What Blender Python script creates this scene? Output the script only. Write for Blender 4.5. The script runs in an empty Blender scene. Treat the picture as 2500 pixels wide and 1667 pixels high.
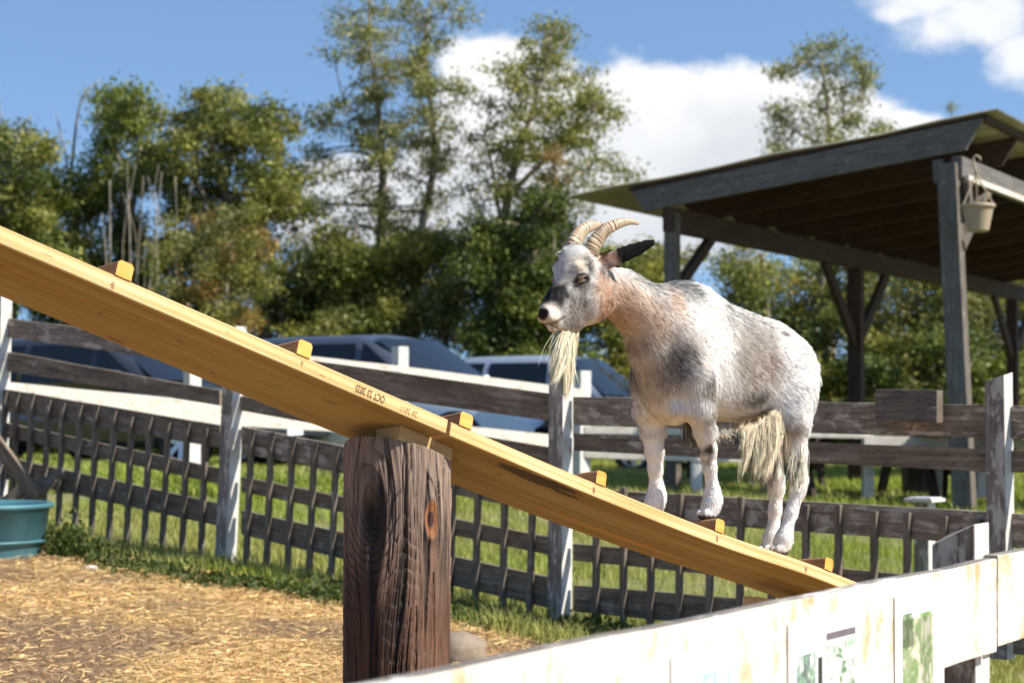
import bpy, math, random
import numpy as np
from mathutils import Vector
random.seed(7); rng = np.random.default_rng(7)
R = math.radians
scene = bpy.context.scene

# ------------------------------------------------------------------ camera
CZ = 1.0                      # eye height in metres
FPX = 4861.0                  # 70 mm lens on a 36 mm sensor, in pixels of a 2500 px wide picture
HOR = 1000.0                  # horizon row
PITCH = math.atan((HOR - 833.5) / FPX)
cam_d = bpy.data.cameras.new('camera'); cam = bpy.data.objects.new('camera', cam_d)
scene.collection.objects.link(cam); scene.camera = cam
cam.location = (0, 0, CZ); cam.rotation_euler = (R(90) + PITCH, 0, 0)
cam_d.lens = 70; cam_d.sensor_width = 36; cam_d.clip_start = .1; cam_d.clip_end = 3000
cam_d.dof.use_dof = True; cam_d.dof.focus_distance = 5.22; cam_d.dof.aperture_fstop = 5.6

# ------------------------------------------------------------------ light
SUN_AZ = math.atan2(.94, -.34)        # from +Y towards +X
SUN_EL = R(42)
SUN = Vector((math.sin(SUN_AZ) * math.cos(SUN_EL), math.cos(SUN_AZ) * math.cos(SUN_EL), math.sin(SUN_EL)))
sd_ = bpy.data.lights.new('sun', 'SUN'); sun = bpy.data.objects.new('sun', sd_); scene.collection.objects.link(sun)
sd_.energy = 5.0; sd_.angle = R(.53); sd_.color = (1.0, .93, .82)
sun.rotation_euler = SUN.to_track_quat('Z', 'Y').to_euler()
scene.view_settings.view_transform = 'Standard'; scene.view_settings.look = 'None'
scene.view_settings.exposure = 0.70; scene.view_settings.gamma = 1

# ------------------------------------------------------------------ sky with clouds
world = bpy.data.worlds.new('World'); scene.world = world; world.use_nodes = True
nt = world.node_tree; N = nt.nodes; LK = nt.links
for n in list(N): N.remove(n)
def nmath(op, a, b=None, c=None):
    n = N.new('ShaderNodeMath'); n.operation = op
    for i, x in enumerate((a, b, c)):
        if x is None: continue
        if isinstance(x, (int, float)): n.inputs[i].default_value = x
        else: LK.new(x, n.inputs[i])
    return n.outputs[0]
tc = N.new('ShaderNodeTexCoord'); sep = N.new('ShaderNodeSeparateXYZ'); LK.new(tc.outputs['Generated'], sep.inputs[0])
X, Y, Z = sep.outputs
sky = N.new('ShaderNodeTexSky'); sky.sky_type = 'NISHITA'; sky.sun_disc = False
sky.sun_elevation = SUN_EL; sky.sun_rotation = SUN_AZ; sky.altitude = 50; sky.air_density = 1.15; sky.dust_density = .25; sky.ozone_density = 3.0
# clear autumn air: the deep blue reaches lower down than the model has it
lift = N.new('ShaderNodeCombineXYZ'); LK.new(X, lift.inputs[0]); LK.new(Y, lift.inputs[1])
LK.new(nmath('ADD', nmath('MULTIPLY', nmath('MAXIMUM', Z, 0.0), 1.3), .20), lift.inputs[2])
nrm_ = N.new('ShaderNodeVectorMath'); nrm_.operation = 'NORMALIZE'; LK.new(lift.outputs[0], nrm_.inputs[0])
LK.new(nrm_.outputs[0], sky.inputs[0])
# clouds: billowing masses given as directions (x/y, z/y) with a size, edges broken by noise
yy = nmath('MAXIMUM', Y, .02)
cu = nmath('DIVIDE', X, yy); cv = nmath('DIVIDE', Z, yy)
comb = N.new('ShaderNodeCombineXYZ'); LK.new(cu, comb.inputs[0]); LK.new(nmath('MULTIPLY', cv, 1.25), comb.inputs[1])
def noise(scale, detail, rough, vec=comb.outputs[0]):
    n = N.new('ShaderNodeTexNoise'); n.inputs['Scale'].default_value = scale; n.inputs['Detail'].default_value = detail
    n.inputs['Roughness'].default_value = rough; LK.new(vec, n.inputs['Vector']); return n.outputs[0]
n1 = noise(22, 6, .55); n2 = noise(60, 5, .55); n3 = noise(9, 4, .5)
def blob(u, v, ru, rv):
    a = (u - 1250) / FPX; b = (HOR - v) / FPX
    dx = nmath('MULTIPLY', nmath('SUBTRACT', cu, a), FPX / ru); dy = nmath('MULTIPLY', nmath('SUBTRACT', cv, b), FPX / rv)
    d = nmath('SQRT', nmath('ADD', nmath('MULTIPLY', dx, dx), nmath('MULTIPLY', dy, dy)))
    return nmath('SUBTRACT', 1.0, d)
field = None
for b in [(1200, 220, 170, 165), (1330, 330, 240, 215), (1560, 330, 290, 215), (1800, 350, 290, 205), (2020, 370, 260, 190),
          (2190, 340, 150, 90), (1650, 480, 420, 170), (880, 500, 280, 130), (1150, 470, 240, 190), (1250, 150, 90, 70), (1400, 560, 500, 130), (780, 440, 120, 60)]:
    x = blob(*b); field = x if field is None else nmath('MAXIMUM', field, x)
wisps = None
for b in [(2270, -10, 180, 64), (2400, 40, 200, 110), (2500, 140, 120, 100), (2290, 80, 130, 80), (2210, 25, 90, 40)]:
    x = nmath('MULTIPLY', blob(*b), .8); wisps = x if wisps is None else nmath('MAXIMUM', wisps, x)
br = nmath('ADD', nmath('MULTIPLY', nmath('SUBTRACT', n1, .5), .85), nmath('MULTIPLY', nmath('SUBTRACT', n2, .5), .35))
def smooth(x, lo, hi):
    n = N.new('ShaderNodeMapRange'); n.interpolation_type = 'SMOOTHSTEP'; LK.new(x, n.inputs[0])
    n.inputs[1].default_value = lo; n.inputs[2].default_value = hi; return n.outputs[0]
c1 = smooth(nmath('ADD', field, br), -.04, .26)
c2 = nmath('MULTIPLY', smooth(nmath('ADD', nmath('MULTIPLY', wisps, .8), nmath('MULTIPLY', br, 1.5)), .02, .62), .85)
cover = nmath('MAXIMUM', c1, c2)
cover = nmath('MULTIPLY', cover, smooth(Y, 0.0, .2))
# sunlit tops, greyer undersides of the cloud body
shade = smooth(nmath('ADD', cv, nmath('ADD', nmath('MULTIPLY', nmath('SUBTRACT', n3, .5), .16), nmath('MULTIPLY', nmath('SUBTRACT', n1, .5), .10))), .07, .19)
ccol = N.new('ShaderNodeMix'); ccol.data_type = 'RGBA'; LK.new(shade, ccol.inputs[0])
ccol.inputs[6].default_value = (4.3, 4.55, 4.9, 1); ccol.inputs[7].default_value = (6.4, 6.4, 6.4, 1)
tint = N.new('ShaderNodeMix'); tint.data_type = 'RGBA'; tint.blend_type = 'MULTIPLY'; tint.inputs[0].default_value = 1
LK.new(sky.outputs[0], tint.inputs[6]); tint.inputs[7].default_value = (1.06, 1.12, 1.14, 1)
mx = N.new('ShaderNodeMix'); mx.data_type = 'RGBA'; LK.new(cover, mx.inputs[0]); LK.new(tint.outputs[2], mx.inputs[6]); LK.new(ccol.outputs[2], mx.inputs[7])
bg = N.new('ShaderNodeBackground'); bg.inputs[1].default_value = .105; LK.new(mx.outputs[2], bg.inputs[0])
wo = N.new('ShaderNodeOutputWorld'); LK.new(bg.outputs[0], wo.inputs[0])

# ------------------------------------------------------------------ geometry helpers
_c, _s = math.cos(PITCH), math.sin(PITCH)
def ray(u, v):
    x = (u - 1250) / FPX; up = -(v - 833.5) / FPX
    return Vector((x, _c - up * _s, _s + up * _c))
def P(u, v, Y):                      # the point at forward distance Y
    r = ray(u, v); k = Y / r.y
    return Vector((r.x * k, Y, r.z * k + CZ))
class Plane:                         # a vertical plane through p, running along yaw
    def __init__(s, p, yaw):
        s.p = Vector(p); s.n = Vector((math.sin(yaw), -math.cos(yaw), 0)); s.d = Vector((math.cos(yaw), math.sin(yaw), 0))
        if s.n.y > 0: s.n = -s.n
    def at(s, u, v, off=0.0):        # off: metres towards the viewer's side
        r = ray(u, v); o = Vector((0, 0, CZ))
        k = ((s.p - o).dot(s.n) + off) / r.dot(s.n)
        return o + r * k
def link(o, parent=None):
    scene.collection.objects.link(o)
    if parent is not None:
        o.parent = parent; o.matrix_parent_inverse = parent_inv(parent)
    return o
def parent_inv(p):
    from mathutils import Matrix
    return Matrix.Translation(p.location).inverted()
def tag(o, label=None, cat=None, group=None, kind=None):
    if label: o['label'] = label
    if cat: o['category'] = cat
    if group: o['group'] = group
    if kind: o['kind'] = kind
    return o
def empty(name, loc, label, cat, group=None):
    o = bpy.data.objects.new(name, None); o.location = loc; scene.collection.objects.link(o)
    o.empty_display_size = .1
    return tag(o, label, cat, group)
class MB:
    """collects polygons in world coordinates with uv in metres, long axis = u"""
    def __init__(s): s.v = []; s.f = []; s.uv = []; s.m = []
    def poly(s, pts, L=None, mi=0, off=(0, 0)):
        i = len(s.v); pts = [Vector(p) for p in pts]; s.v += pts; s.f.append(tuple(range(i, i + len(pts))))
        n = (pts[1] - pts[0]).cross(pts[-1] - pts[0])
        if n.length < 1e-12: n = Vector((0, 0, 1))
        n.normalize()
        if L is None: L = Vector((1, 0, 0)) if abs(n.x) < .9 else Vector((0, 1, 0))
        if abs(L.dot(n)) > .95:           # end grain
            a = n.orthogonal().normalized(); b = n.cross(a)
            for p in pts: s.uv.append((p.dot(a) + off[0], p.dot(b) * .3 + off[1] + 50))
        else:
            T = n.cross(L).normalized()
            for p in pts: s.uv.append((p.dot(L) + off[0], p.dot(T) + off[1]))
        s.m.append(mi)
    def hexa(s, a, b, L=None, mi=0, ms=None):
        """a, b: two quads (4 points each), same winding; joined"""
        off = (random.uniform(0, 40), random.uniform(0, 40))
        if L is None: L = (b[0] - a[0]).normalized()
        ms = ms or {}
        s.poly(a[::-1], L, ms.get('a', mi), off); s.poly(b, L, ms.get('b', mi), off)
        for i in range(4):
            j = (i + 1) % 4
            s.poly([a[i], a[j], b[j], b[i]], L, ms.get(i, mi), off)
    def beam(s, p, q, w, h, side=None, mi=0, ms=None, ext=0):
        """box from p to q (axis), w along 'side', h along the third axis"""
        p, q = Vector(p), Vector(q); d = (q - p).normalized(); p = p - d * ext; q = q + d * ext
        if side is None: side = Vector((0, 0, 1)).cross(d) if abs(d.z) < .9 else Vector((1, 0, 0))
        side = (Vector(side) - d * Vector(side).dot(d)).normalized(); up = d.cross(side)
        c = [side * (-w / 2) + up * (-h / 2), side * (w / 2) + up * (-h / 2), side * (w / 2) + up * (h / 2), side * (-w / 2) + up * (h / 2)]
        s.hexa([p + x for x in c], [q + x for x in c], d, mi, ms)
    def tube(s, pts, rad, seg=10, mi=0, cap=True):
        pts = [Vector(p) for p in pts]; n = len(pts)
        if isinstance(rad, (int, float)): rad = [rad] * n
        base = len(s.v); prev = None; L = 0
        rings = []
        for i, p in enumerate(pts):
            d = (pts[min(i + 1, n - 1)] - pts[max(i - 1, 0)]).normalized()
            a = prev if prev is not None else d.orthogonal().normalized()
            a = (a - d * a.dot(d)).normalized(); prev = a; b = d.cross(a)
            rings.append([p + (a * math.cos(2 * math.pi * k / seg) + b * math.sin(2 * math.pi * k / seg)) * rad[i] for k in range(seg)])
        for r in rings: s.v += r
        l = 0
        for i in range(n - 1):
            dl = (pts[i + 1] - pts[i]).length
            for k in range(seg):
                k2 = (k + 1) % seg
                s.f.append((base + i * seg + k, base + i * seg + k2, base + (i + 1) * seg + k2, base + (i + 1) * seg + k))
                c = 2 * math.pi * rad[i]
                s.uv += [(l, c * k / seg), (l, c * (k + 1) / seg), (l + dl, c * (k + 1) / seg), (l + dl, c * k / seg)]
                s.m.append(mi)
            l += dl
        if cap:
            s.f.append(tuple(base + k for k in range(seg))[::-1]); s.uv += [(0, 0)] * seg; s.m.append(mi)
            s.f.append(tuple(base + (n - 1) * seg + k for k in range(seg))); s.uv += [(0, 0)] * seg; s.m.append(mi)
    def lathe(s, prof, c, seg=32, mi=0, ax=None):
        c = Vector(c); base = len(s.v)
        for r, z in prof:
            for k in range(seg):
                a = 2 * math.pi * k / seg; s.v.append(c + Vector((r * math.cos(a), r * math.sin(a), z)))
        for i in range(len(prof) - 1):
            for k in range(seg):
                k2 = (k + 1) % seg
                s.f.append((base + i * seg + k, base + i * seg + k2, base + (i + 1) * seg + k2, base + (i + 1) * seg + k))
                s.uv += [(0, 0), (0, .1), (.1, .1), (.1, 0)]; s.m.append(mi)
    def build(s, name, mats, parent=None, smooth=False, bevel=0):
        me = bpy.data.meshes.new(name)
        org = Vector((0, 0, 0))
        if parent is None and s.v:
            mn = [min(v[i] for v in s.v) for i in range(3)]; mxx = [max(v[i] for v in s.v) for i in range(3)]
            org = Vector(((mn[0] + mxx[0]) / 2, (mn[1] + mxx[1]) / 2, mn[2]))
        elif parent is not None: org = parent.location.copy() if parent.parent is None else Vector(parent['_o'])
        me.from_pydata([tuple(Vector(v) - org) for v in s.v], [], s.f)
        if not isinstance(mats, (list, tuple)): mats = [mats]
        for m in mats: me.materials.append(m)
        uvl = me.uv_layers.new(name='UVMap'); uvl.data.foreach_set('uv', np.array(s.uv, dtype=np.float32).ravel())
        me.polygons.foreach_set('material_index', s.m)
        if smooth: me.polygons.foreach_set('use_smooth', [True] * len(s.f))
        me.update()
        o = bpy.data.objects.new(name, me); scene.collection.objects.link(o)
        if parent is not None: o.parent = parent        # parent has no rotation: vertices are relative to it
        else: o.location = org
        o['_o'] = tuple(org)
        if bevel:
            # weld the corners so that the bevel works
            md = o.modifiers.new('weld', 'WELD'); md.merge_threshold = 1e-5
            b = o.modifiers.new('bevel', 'BEVEL'); b.width = bevel; b.segments = 2; b.limit_method = 'ANGLE'; b.angle_limit = R(35)
        return o
def npmesh(name, V, faces_flat, counts, mat, col=None, vec=None, smooth=False, parent=None, org=(0, 0, 0)):
    """mesh from numpy arrays; col: (n,3) point colours; vec: (n,3) vectors named 'nrm'"""
    me = bpy.data.meshes.new(name); V = np.asarray(V, dtype=np.float32) - np.array(org, dtype=np.float32)
    me.vertices.add(len(V)); me.vertices.foreach_set('co', V.ravel())
    me.loops.add(len(faces_flat)); me.loops.foreach_set('vertex_index', np.asarray(faces_flat, dtype=np.int32))
    counts = np.asarray(counts, dtype=np.int32)
    me.polygons.add(len(counts)); st = np.concatenate([[0], np.cumsum(counts)[:-1]]).astype(np.int32)
    me.polygons.foreach_set('loop_start', st)
    if smooth: me.polygons.foreach_set('use_smooth', np.ones(len(counts), dtype=bool))
    me.update(calc_edges=True); me.validate()
    if col is not None:
        a = me.attributes.new('col', 'FLOAT_COLOR', 'POINT')
        a.data.foreach_set('color', np.concatenate([col, np.ones((len(col), 1))], 1).astype(np.float32).ravel())
    if vec is not None:
        a = me.attributes.new('nrm', 'FLOAT_VECTOR', 'POINT'); a.data.foreach_set('vector', np.asarray(vec, dtype=np.float32).ravel())
    for m in (mat if isinstance(mat, (list, tuple)) else [mat]): me.materials.append(m)
    o = bpy.data.objects.new(name, me); scene.collection.objects.link(o)
    if parent is not None: o.parent = parent
    else: o.location = org
    o['_o'] = tuple(org)
    return o
# value noise
def _h(ix, iy, iz, seed):
    h = (ix.astype(np.int64) * 374761393 + iy.astype(np.int64) * 668265263 + iz.astype(np.int64) * 2147483647 + seed * 974634777) & 0xffffffff
    h = ((h ^ (h >> 13)) * 1274126177) & 0xffffffff
    h = ((h ^ (h >> 16)) * 2246822519) & 0xffffffff
    return ((h ^ (h >> 15)) & 0xffffff) / float(0xffffff)
def vn(x, y, z=None, seed=0):
    x = np.asarray(x, dtype=float); y = np.asarray(y, dtype=float); z = np.zeros_like(x) if z is None else np.asarray(z, dtype=float)
    x, y, z = np.broadcast_arrays(x, y, z)
    xi, yi, zi = np.floor(x), np.floor(y), np.floor(z); fx, fy, fz = x - xi, y - yi, z - zi
    fx, fy, fz = [t * t * (3 - 2 * t) for t in (fx, fy, fz)]
    r = 0
    for a in (0, 1):
        for b in (0, 1):
            for c in (0, 1):
                r = r + _h(xi + a, yi + b, zi + c, seed) * (fx if a else 1 - fx) * (fy if b else 1 - fy) * (fz if c else 1 - fz)
    return r
def fbm(x, y, z=None, seed=0, o=4):
    r = 0; a = .5; k = 1; t = 0
    for i in range(o):
        r = r + a * vn(x * k, y * k, None if z is None else z * k, seed + i); t += a; a *= .5; k *= 2.03
    return r / t

# ------------------------------------------------------------------ materials
def newmat(name):
    m = bpy.data.materials.new(name); m.use_nodes = True
    return m, m.node_tree, m.node_tree.nodes['Principled BSDF']
def mk(t, typ, **k):
    n = t.nodes.new(typ)
    for a, b in k.items(): setattr(n, a, b)
    return n
def ramp(t, fac, stops):
    n = t.nodes.new('ShaderNodeValToRGB'); cr = n.color_ramp
    while len(cr.elements) < len(stops): cr.elements.new(.5)
    for e, (p, c) in zip(cr.elements, stops): e.position = p; e.color = (*c, 1)
    t.links.new(fac, n.inputs[0]); return n.outputs[0]
def tnoise(t, vec, scale, detail=4, rough=.55, dist=0):
    n = t.nodes.new('ShaderNodeTexNoise'); n.inputs['Scale'].default_value = scale; n.inputs['Detail'].default_value = detail
    n.inputs['Roughness'].default_value = rough; n.inputs['Distortion'].default_value = dist
    if vec is not None: t.links.new(vec, n.inputs['Vector'])
    return n.outputs[0]
def mapping(t, src, scale):
    n = t.nodes.new('ShaderNodeMapping'); n.inputs['Scale'].default_value = scale; t.links.new(src, n.inputs[0]); return n.outputs[0]
def mixc(t, fac, a, b, blend='MIX'):
    n = t.nodes.new('ShaderNodeMix'); n.data_type = 'RGBA'; n.blend_type = blend
    for i, x in ((0, fac), (6, a), (7, b)):
        if isinstance(x, (int, float)): n.inputs[i].default_value = x
        elif isinstance(x, tuple): n.inputs[i].default_value = (*x, 1)
        else: t.links.new(x, n.inputs[i])
    return n.outputs[2]
def bump(t, b, h, strength=.5, dist=.003):
    n = t.nodes.new('ShaderNodeBump'); n.inputs['Strength'].default_value = strength; n.inputs['Distance'].default_value = dist
    t.links.new(h, n.inputs['Height']); t.links.new(n.outputs[0], b.inputs['Normal'])
def wood(name, dark, mid, light, paint=None, cover=.5, rough=.85, grain=55, bs=.6, wide=(7, 16)):
    """weathered timber; uv.x runs along the board in metres; paint: colour of worn paint left on it"""
    m, t, b = newmat(name); uv = t.nodes.new('ShaderNodeUVMap').outputs[0]
    g1 = tnoise(t, mapping(t, uv, (2.2, grain, 1)), 1, 6, .65, .6)
    g2 = tnoise(t, mapping(t, uv, (6, 14, 1)), 1, 5, .6, 1.5)
    g3 = tnoise(t, mapping(t, uv, (1.2, 3, 1)), 1, 3, .5)
    f = t.nodes.new('ShaderNodeMath'); f.operation = 'MULTIPLY_ADD'; t.links.new(g1, f.inputs[0]); f.inputs[1].default_value = .6
    f2 = t.nodes.new('ShaderNodeMath'); f2.operation = 'MULTIPLY'; t.links.new(g2, f2.inputs[0]); f2.inputs[1].default_value = .4
    t.links.new(f2.outputs[0], f.inputs[2])
    col = ramp(t, f.outputs[0], [(.36, dark), (.5, mid), (.64, light)])
    col = mixc(t, ramp(t, g3, [(.4, (0, 0, 0)), (.62, (1, 1, 1))]), mixc(t, .35, col, dark), col)
    if paint:
        a = t.nodes.new('ShaderNodeMath'); a.operation = 'ADD'
        p1 = tnoise(t, mapping(t, uv, (wide[0], wide[1], 1)), 1, 7, .7, .5); t.links.new(p1, a.inputs[0])
        p2 = t.nodes.new('ShaderNodeMath'); p2.operation = 'MULTIPLY'; t.links.new(g1, p2.inputs[0]); p2.inputs[1].default_value = .35; t.links.new(p2.outputs[0], a.inputs[1])
        th = .675 + (.5 - cover) * .45
        k = ramp(t, a.outputs[0], [(th - .03, (0, 0, 0)), (th + .05, (1, 1, 1))])
        pc = mixc(t, ramp(t, g2, [(.4, (0, 0, 0)), (.7, (1, 1, 1))]), paint, tuple(x * .82 for x in paint))
        col = mixc(t, k, col, pc)
    t.links.new(col, b.inputs['Base Color']); b.inputs['Roughness'].default_value = rough
    bump(t, b, f.outputs[0], bs, .004)
    return m
def plain(name, c, rough=.6, metal=0, var=.12, scale=12, coat=0):
    m, t, b = newmat(name); tcn = t.nodes.new('ShaderNodeTexCoord')
    n = tnoise(t, tcn.outputs['Object'], scale, 5, .6)
    col = mixc(t, ramp(t, n, [(.3, (0, 0, 0)), (.7, (1, 1, 1))]), tuple(x * (1 - var) for x in c), tuple(min(1, x * (1 + var)) for x in c))
    t.links.new(col, b.inputs['Base Color']); b.inputs['Roughness'].default_value = rough; b.inputs['Metallic'].default_value = metal
    b.inputs['Coat Weight'].default_value = coat
    return m
M = {}
M['rail'] = wood('weathered_rail', (.075, .054, .034), (.19, .147, .10), (.31, .25, .18), (.43, .38, .30), .24)
M['rail_pale'] = wood('weathered_rail_pale', (.09, .066, .045), (.23, .18, .13), (.34, .28, .215), (.46, .40, .32), .4)
M['picket'] = wood('weathered_picket', (.08, .058, .038), (.19, .147, .102), (.30, .24, .17), (.42, .37, .29), .2)
M['post_grey'] = wood('grey_post_face', (.09, .075, .06), (.24, .21, .175), (.35, .315, .27), (.48, .45, .40), .45)
M['post_white'] = wood('painted_post_face', (.2, .16, .12), (.38, .33, .27), (.50, .45, .38), (.60, .585, .545), .76, .6)
M['white_board'] = wood('white_painted_board', (.30, .22, .14), (.46, .38, .28), (.55, .47, .38), (.62, .57, .49), .75, .6)
M['near_board'] = wood('worn_white_board', (.46, .32, .18), (.64, .50, .33), (.74, .62, .45), (.77, .71, .59), .66, .6, 9, wide=(16, 5))
M['near_top'] = wood('worn_grey_edge', (.10, .09, .08), (.24, .21, .18), (.42, .38, .33), (.72, .69, .62), .35)
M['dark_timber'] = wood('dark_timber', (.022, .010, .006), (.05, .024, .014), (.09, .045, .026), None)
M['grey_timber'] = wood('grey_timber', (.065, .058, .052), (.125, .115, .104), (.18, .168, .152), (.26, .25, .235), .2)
M['old_timber'] = wood('old_timber', (.055, .042, .032), (.13, .104, .08), (.20, .165, .13), (.36, .31, .27), .2)

# ------------------------------------------------------------------ ground
FY = R(-38)                                   # the picket fence runs nearer to the right
F0 = P(1371, HOR, 10.0)
FEN = Plane(F0, FY)
fd, fn = FEN.d, FEN.n                         # along (to the right), towards the viewer
def gz(x, y):
    """height of the ground"""
    a = -((x - F0.x) * fd.x + (y - F0.y) * fd.y)            # metres to the left along the fence
    b = -((x - F0.x) * fn.x + (y - F0.y) * fn.y)            # metres behind the fence
    k = np.exp(-np.maximum(b, 0) ** 2 / 150.0) * np.exp(-np.maximum(-b - 3, 0) ** 2 / 12.0)
    z = -.06 + .078 * 7 * np.tanh(a / 7) * k
    z = z + .035 * (fbm(x * .5, y * .5, seed=3) - .5) + .02 * (fbm(x * 2.2, y * 2.2, seed=5) - .5)
    return z + .06 * (1 - k)
def gz1(x, y): return float(gz(np.array([x]), np.array([y]))[0])
def edge_noise(x, y): return .5 * (fbm(x * 1.3, y * 1.3, seed=11) - .5) + .25 * (fbm(x * 5, y * 5, seed=12) - .5)
def grassy(x, y):
    """1 on grass, 0 on the straw of the pen"""
    b = -((x - F0.x) * fn.x + (y - F0.y) * fn.y)
    return np.clip((b + .62 + edge_noise(x, y)) / .16, 0, 1)
def axis(lo, a, b, hi, d, gro):
    c = list(np.arange(a, b, d)); s = d; p = b
    while p < hi: c.append(p); s *= gro; p += s
    c.append(hi); s = d * gro; p = a - s
    while p > lo: c.insert(0, p); s *= gro; p -= s
    c.insert(0, lo); return np.array(c)
gx = axis(-900, -5, 5, 900, .06, 1.12); gy = axis(-60, 4, 14, 1500, .06, 1.10)
GX, GY = np.meshgrid(gx, gy); gv = np.stack([GX.ravel(), GY.ravel(), gz(GX.ravel(), GY.ravel())], 1)
nx, ny = len(gx), len(gy); idx = np.arange(nx * ny).reshape(ny, nx)
gf = np.stack([idx[:-1, :-1], idx[:-1, 1:], idx[1:, 1:], idx[1:, :-1]], -1).reshape(-1, 4)
gs = grassy(gv[:, 0], gv[:, 1]); dirt = np.clip((fbm(gv[:, 0] * .9, gv[:, 1] * .9, seed=21) - .5) * 6 + .42 + .9 * np.clip((-gv[:, 0] - .9) / 1.6, 0, 1) * np.clip((9.6 - gv[:, 1]) / 1.0, 0, 1), 0, 1)
m, t, b = newmat('pen_and_pasture_ground'); at = mk(t, 'ShaderNodeAttribute', attribute_name='col')
tcn = t.nodes.new('ShaderNodeTexCoord'); ob = tcn.outputs['Object']
sp = t.nodes.new('ShaderNodeSeparateColor'); t.links.new(at.outputs['Color'], sp.inputs[0])
sn = tnoise(t, ob, 30, 8, .7); sn2 = tnoise(t, ob, 3, 5, .6)
straw_c = ramp(t, sn, [(.35, (.24, .13, .05)), (.5, (.50, .31, .12)), (.65, (.70, .48, .20))])
dirt_c = ramp(t, sn, [(.35, (.10, .056, .028)), (.6, (.27, .16, .08))])
gr_c = ramp(t, sn, [(.35, (.07, .09, .02)), (.55, (.16, .19, .04)), (.7, (.28, .26, .09))])
gr_c = mixc(t, ramp(t, sn2, [(.42, (0, 0, 0)), (.62, (1, 1, 1))]), gr_c, (.21, .185, .075))
c = mixc(t, sp.outputs[1], straw_c, dirt_c); c = mixc(t, sp.outputs[0], c, gr_c)
t.links.new(c, b.inputs['Base Color']); b.inputs['Roughness'].default_value = .95; bump(t, b, sn, .8, .02)
g = npmesh('ground', gv, gf.ravel(), np.full(len(gf), 4), m, col=np.stack([gs, dirt, gs * 0], 1), smooth=True); g['kind'] = 'structure'

def attr_mat(name, rough=.8, trans=0.0, spec=.3, nrm=False, var=0.0):
    m, t, b = newmat(name); a = mk(t, 'ShaderNodeAttribute', attribute_name='col'); t.links.new(a.outputs['Color'], b.inputs['Base Color'])
    b.inputs['Roughness'].default_value = rough; b.inputs['Specular IOR Level'].default_value = spec
    if nrm:
        an = mk(t, 'ShaderNodeAttribute', attribute_name='nrm'); vt = mk(t, 'ShaderNodeVectorTransform', vector_type='NORMAL', convert_from='OBJECT', convert_to='WORLD')
        t.links.new(an.outputs['Vector'], vt.inputs[0]); t.links.new(vt.outputs[0], b.inputs['Normal'])
    if trans:
        tr = t.nodes.new('ShaderNodeBsdfTranslucent'); t.links.new(a.outputs['Color'], tr.inputs[0])
        mx_ = t.nodes.new('ShaderNodeMixShader'); mx_.inputs[0].default_value = trans
        t.links.new(b.outputs[0], mx_.inputs[1]); t.links.new(tr.outputs[0], mx_.inputs[2])
        t.links.new(mx_.outputs[0], t.nodes['Material Output'].inputs[0])
    return m
M['straw'] = attr_mat('straw_stalks', .6); M['blade'] = attr_mat('grass_blades', .55, .35)

# straw lying in the pen
def rect_pts(n, x0, x1, y0, y1):
    return rng.uniform(x0, x1, n), rng.uniform(y0, y1, n)
n = 210000; y = 5.5 + 6.8 * rng.uniform(0, 1, n) ** 1.0; x = rng.uniform(-1, 1, n) * (y * .27 + .3)
keep = (rng.uniform(0, 1, n) > grassy(x, y) * .97); d_ = np.clip((fbm(x * .9, y * .9, seed=21) - .5) * 6 + .42 + .9 * np.clip((-x - .9) / 1.6, 0, 1) * np.clip((9.6 - y) / 1.0, 0, 1), 0, 1)
keep &= rng.uniform(0, 1, n) > d_ * .72
x, y = x[keep], y[keep]; n = len(x)
a = rng.uniform(0, math.pi, n) * .8 + .3 * rng.normal(size=n); ln = rng.uniform(.012, .06, n) * np.where(rng.uniform(0, 1, n) < .08, 1.9, 1); w = rng.uniform(.0008, .0018, n)
dx, dy = np.cos(a), np.sin(a); tilt = rng.normal(0, .16, n); z = gz(x, y) + .006 + rng.uniform(0, .018, n)
d = np.stack([dx * ln / 2, dy * ln / 2, tilt * ln / 2], 1); wv = np.stack([-dy * w, dx * w, w * .5 * rng.normal(size=n)], 1); c0 = np.stack([x, y, z], 1)
V = np.stack([c0 - d - wv, c0 + d - wv, c0 + d + wv, c0 - d + wv], 1).reshape(-1, 3)
br_ = np.clip(rng.normal(.60, .22, n), .12, 1.1)[:, None]; col = br_ * np.array([1.0, .68, .29]) + rng.normal(0, .02, (n, 3))
o = npmesh('straw', V, np.arange(n * 4), np.full(n, 4), M['straw'], col=np.repeat(np.clip(col, .02, 1), 4, 0)); o['kind'] = 'stuff'
tag(o, 'loose golden straw scattered over the bare soil of the pen', 'straw')
# grass behind and along the fence
def blades(name, x, y, hh, ww, cols, label):
    n = len(x); z = gz(x, y) - .005; a = rng.uniform(0, 2 * math.pi, n); lean = rng.uniform(.1, .9, n) * hh; la = rng.uniform(0, 2 * math.pi, n)
    wv = np.stack([np.cos(a) * ww, np.sin(a) * ww, 0 * a], 1); c0 = np.stack([x, y, z], 1)
    mid = c0 + np.stack([np.cos(la) * lean * .35, np.sin(la) * lean * .35, hh * .6], 1); tip = c0 + np.stack([np.cos(la) * lean, np.sin(la) * lean, hh], 1)
    V = np.stack([c0 - wv, c0 + wv, mid + wv * .7, mid - wv * .7, tip], 1).reshape(-1, 3); i = np.arange(n) * 5
    f4 = np.stack([i, i + 1, i + 2, i + 3], 1); f3 = np.stack([i + 3, i + 2, i + 4], 1)
    fl = np.concatenate([f4.ravel(), f3.ravel()]); ct = np.concatenate([np.full(n, 4), np.full(n, 3)])
    o = npmesh(name, V, fl, ct, M['blade'], col=np.repeat(np.clip(cols, .01, 1), 5, 0)); o['kind'] = 'stuff'
    tag(o, label, 'grass'); return o
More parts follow.
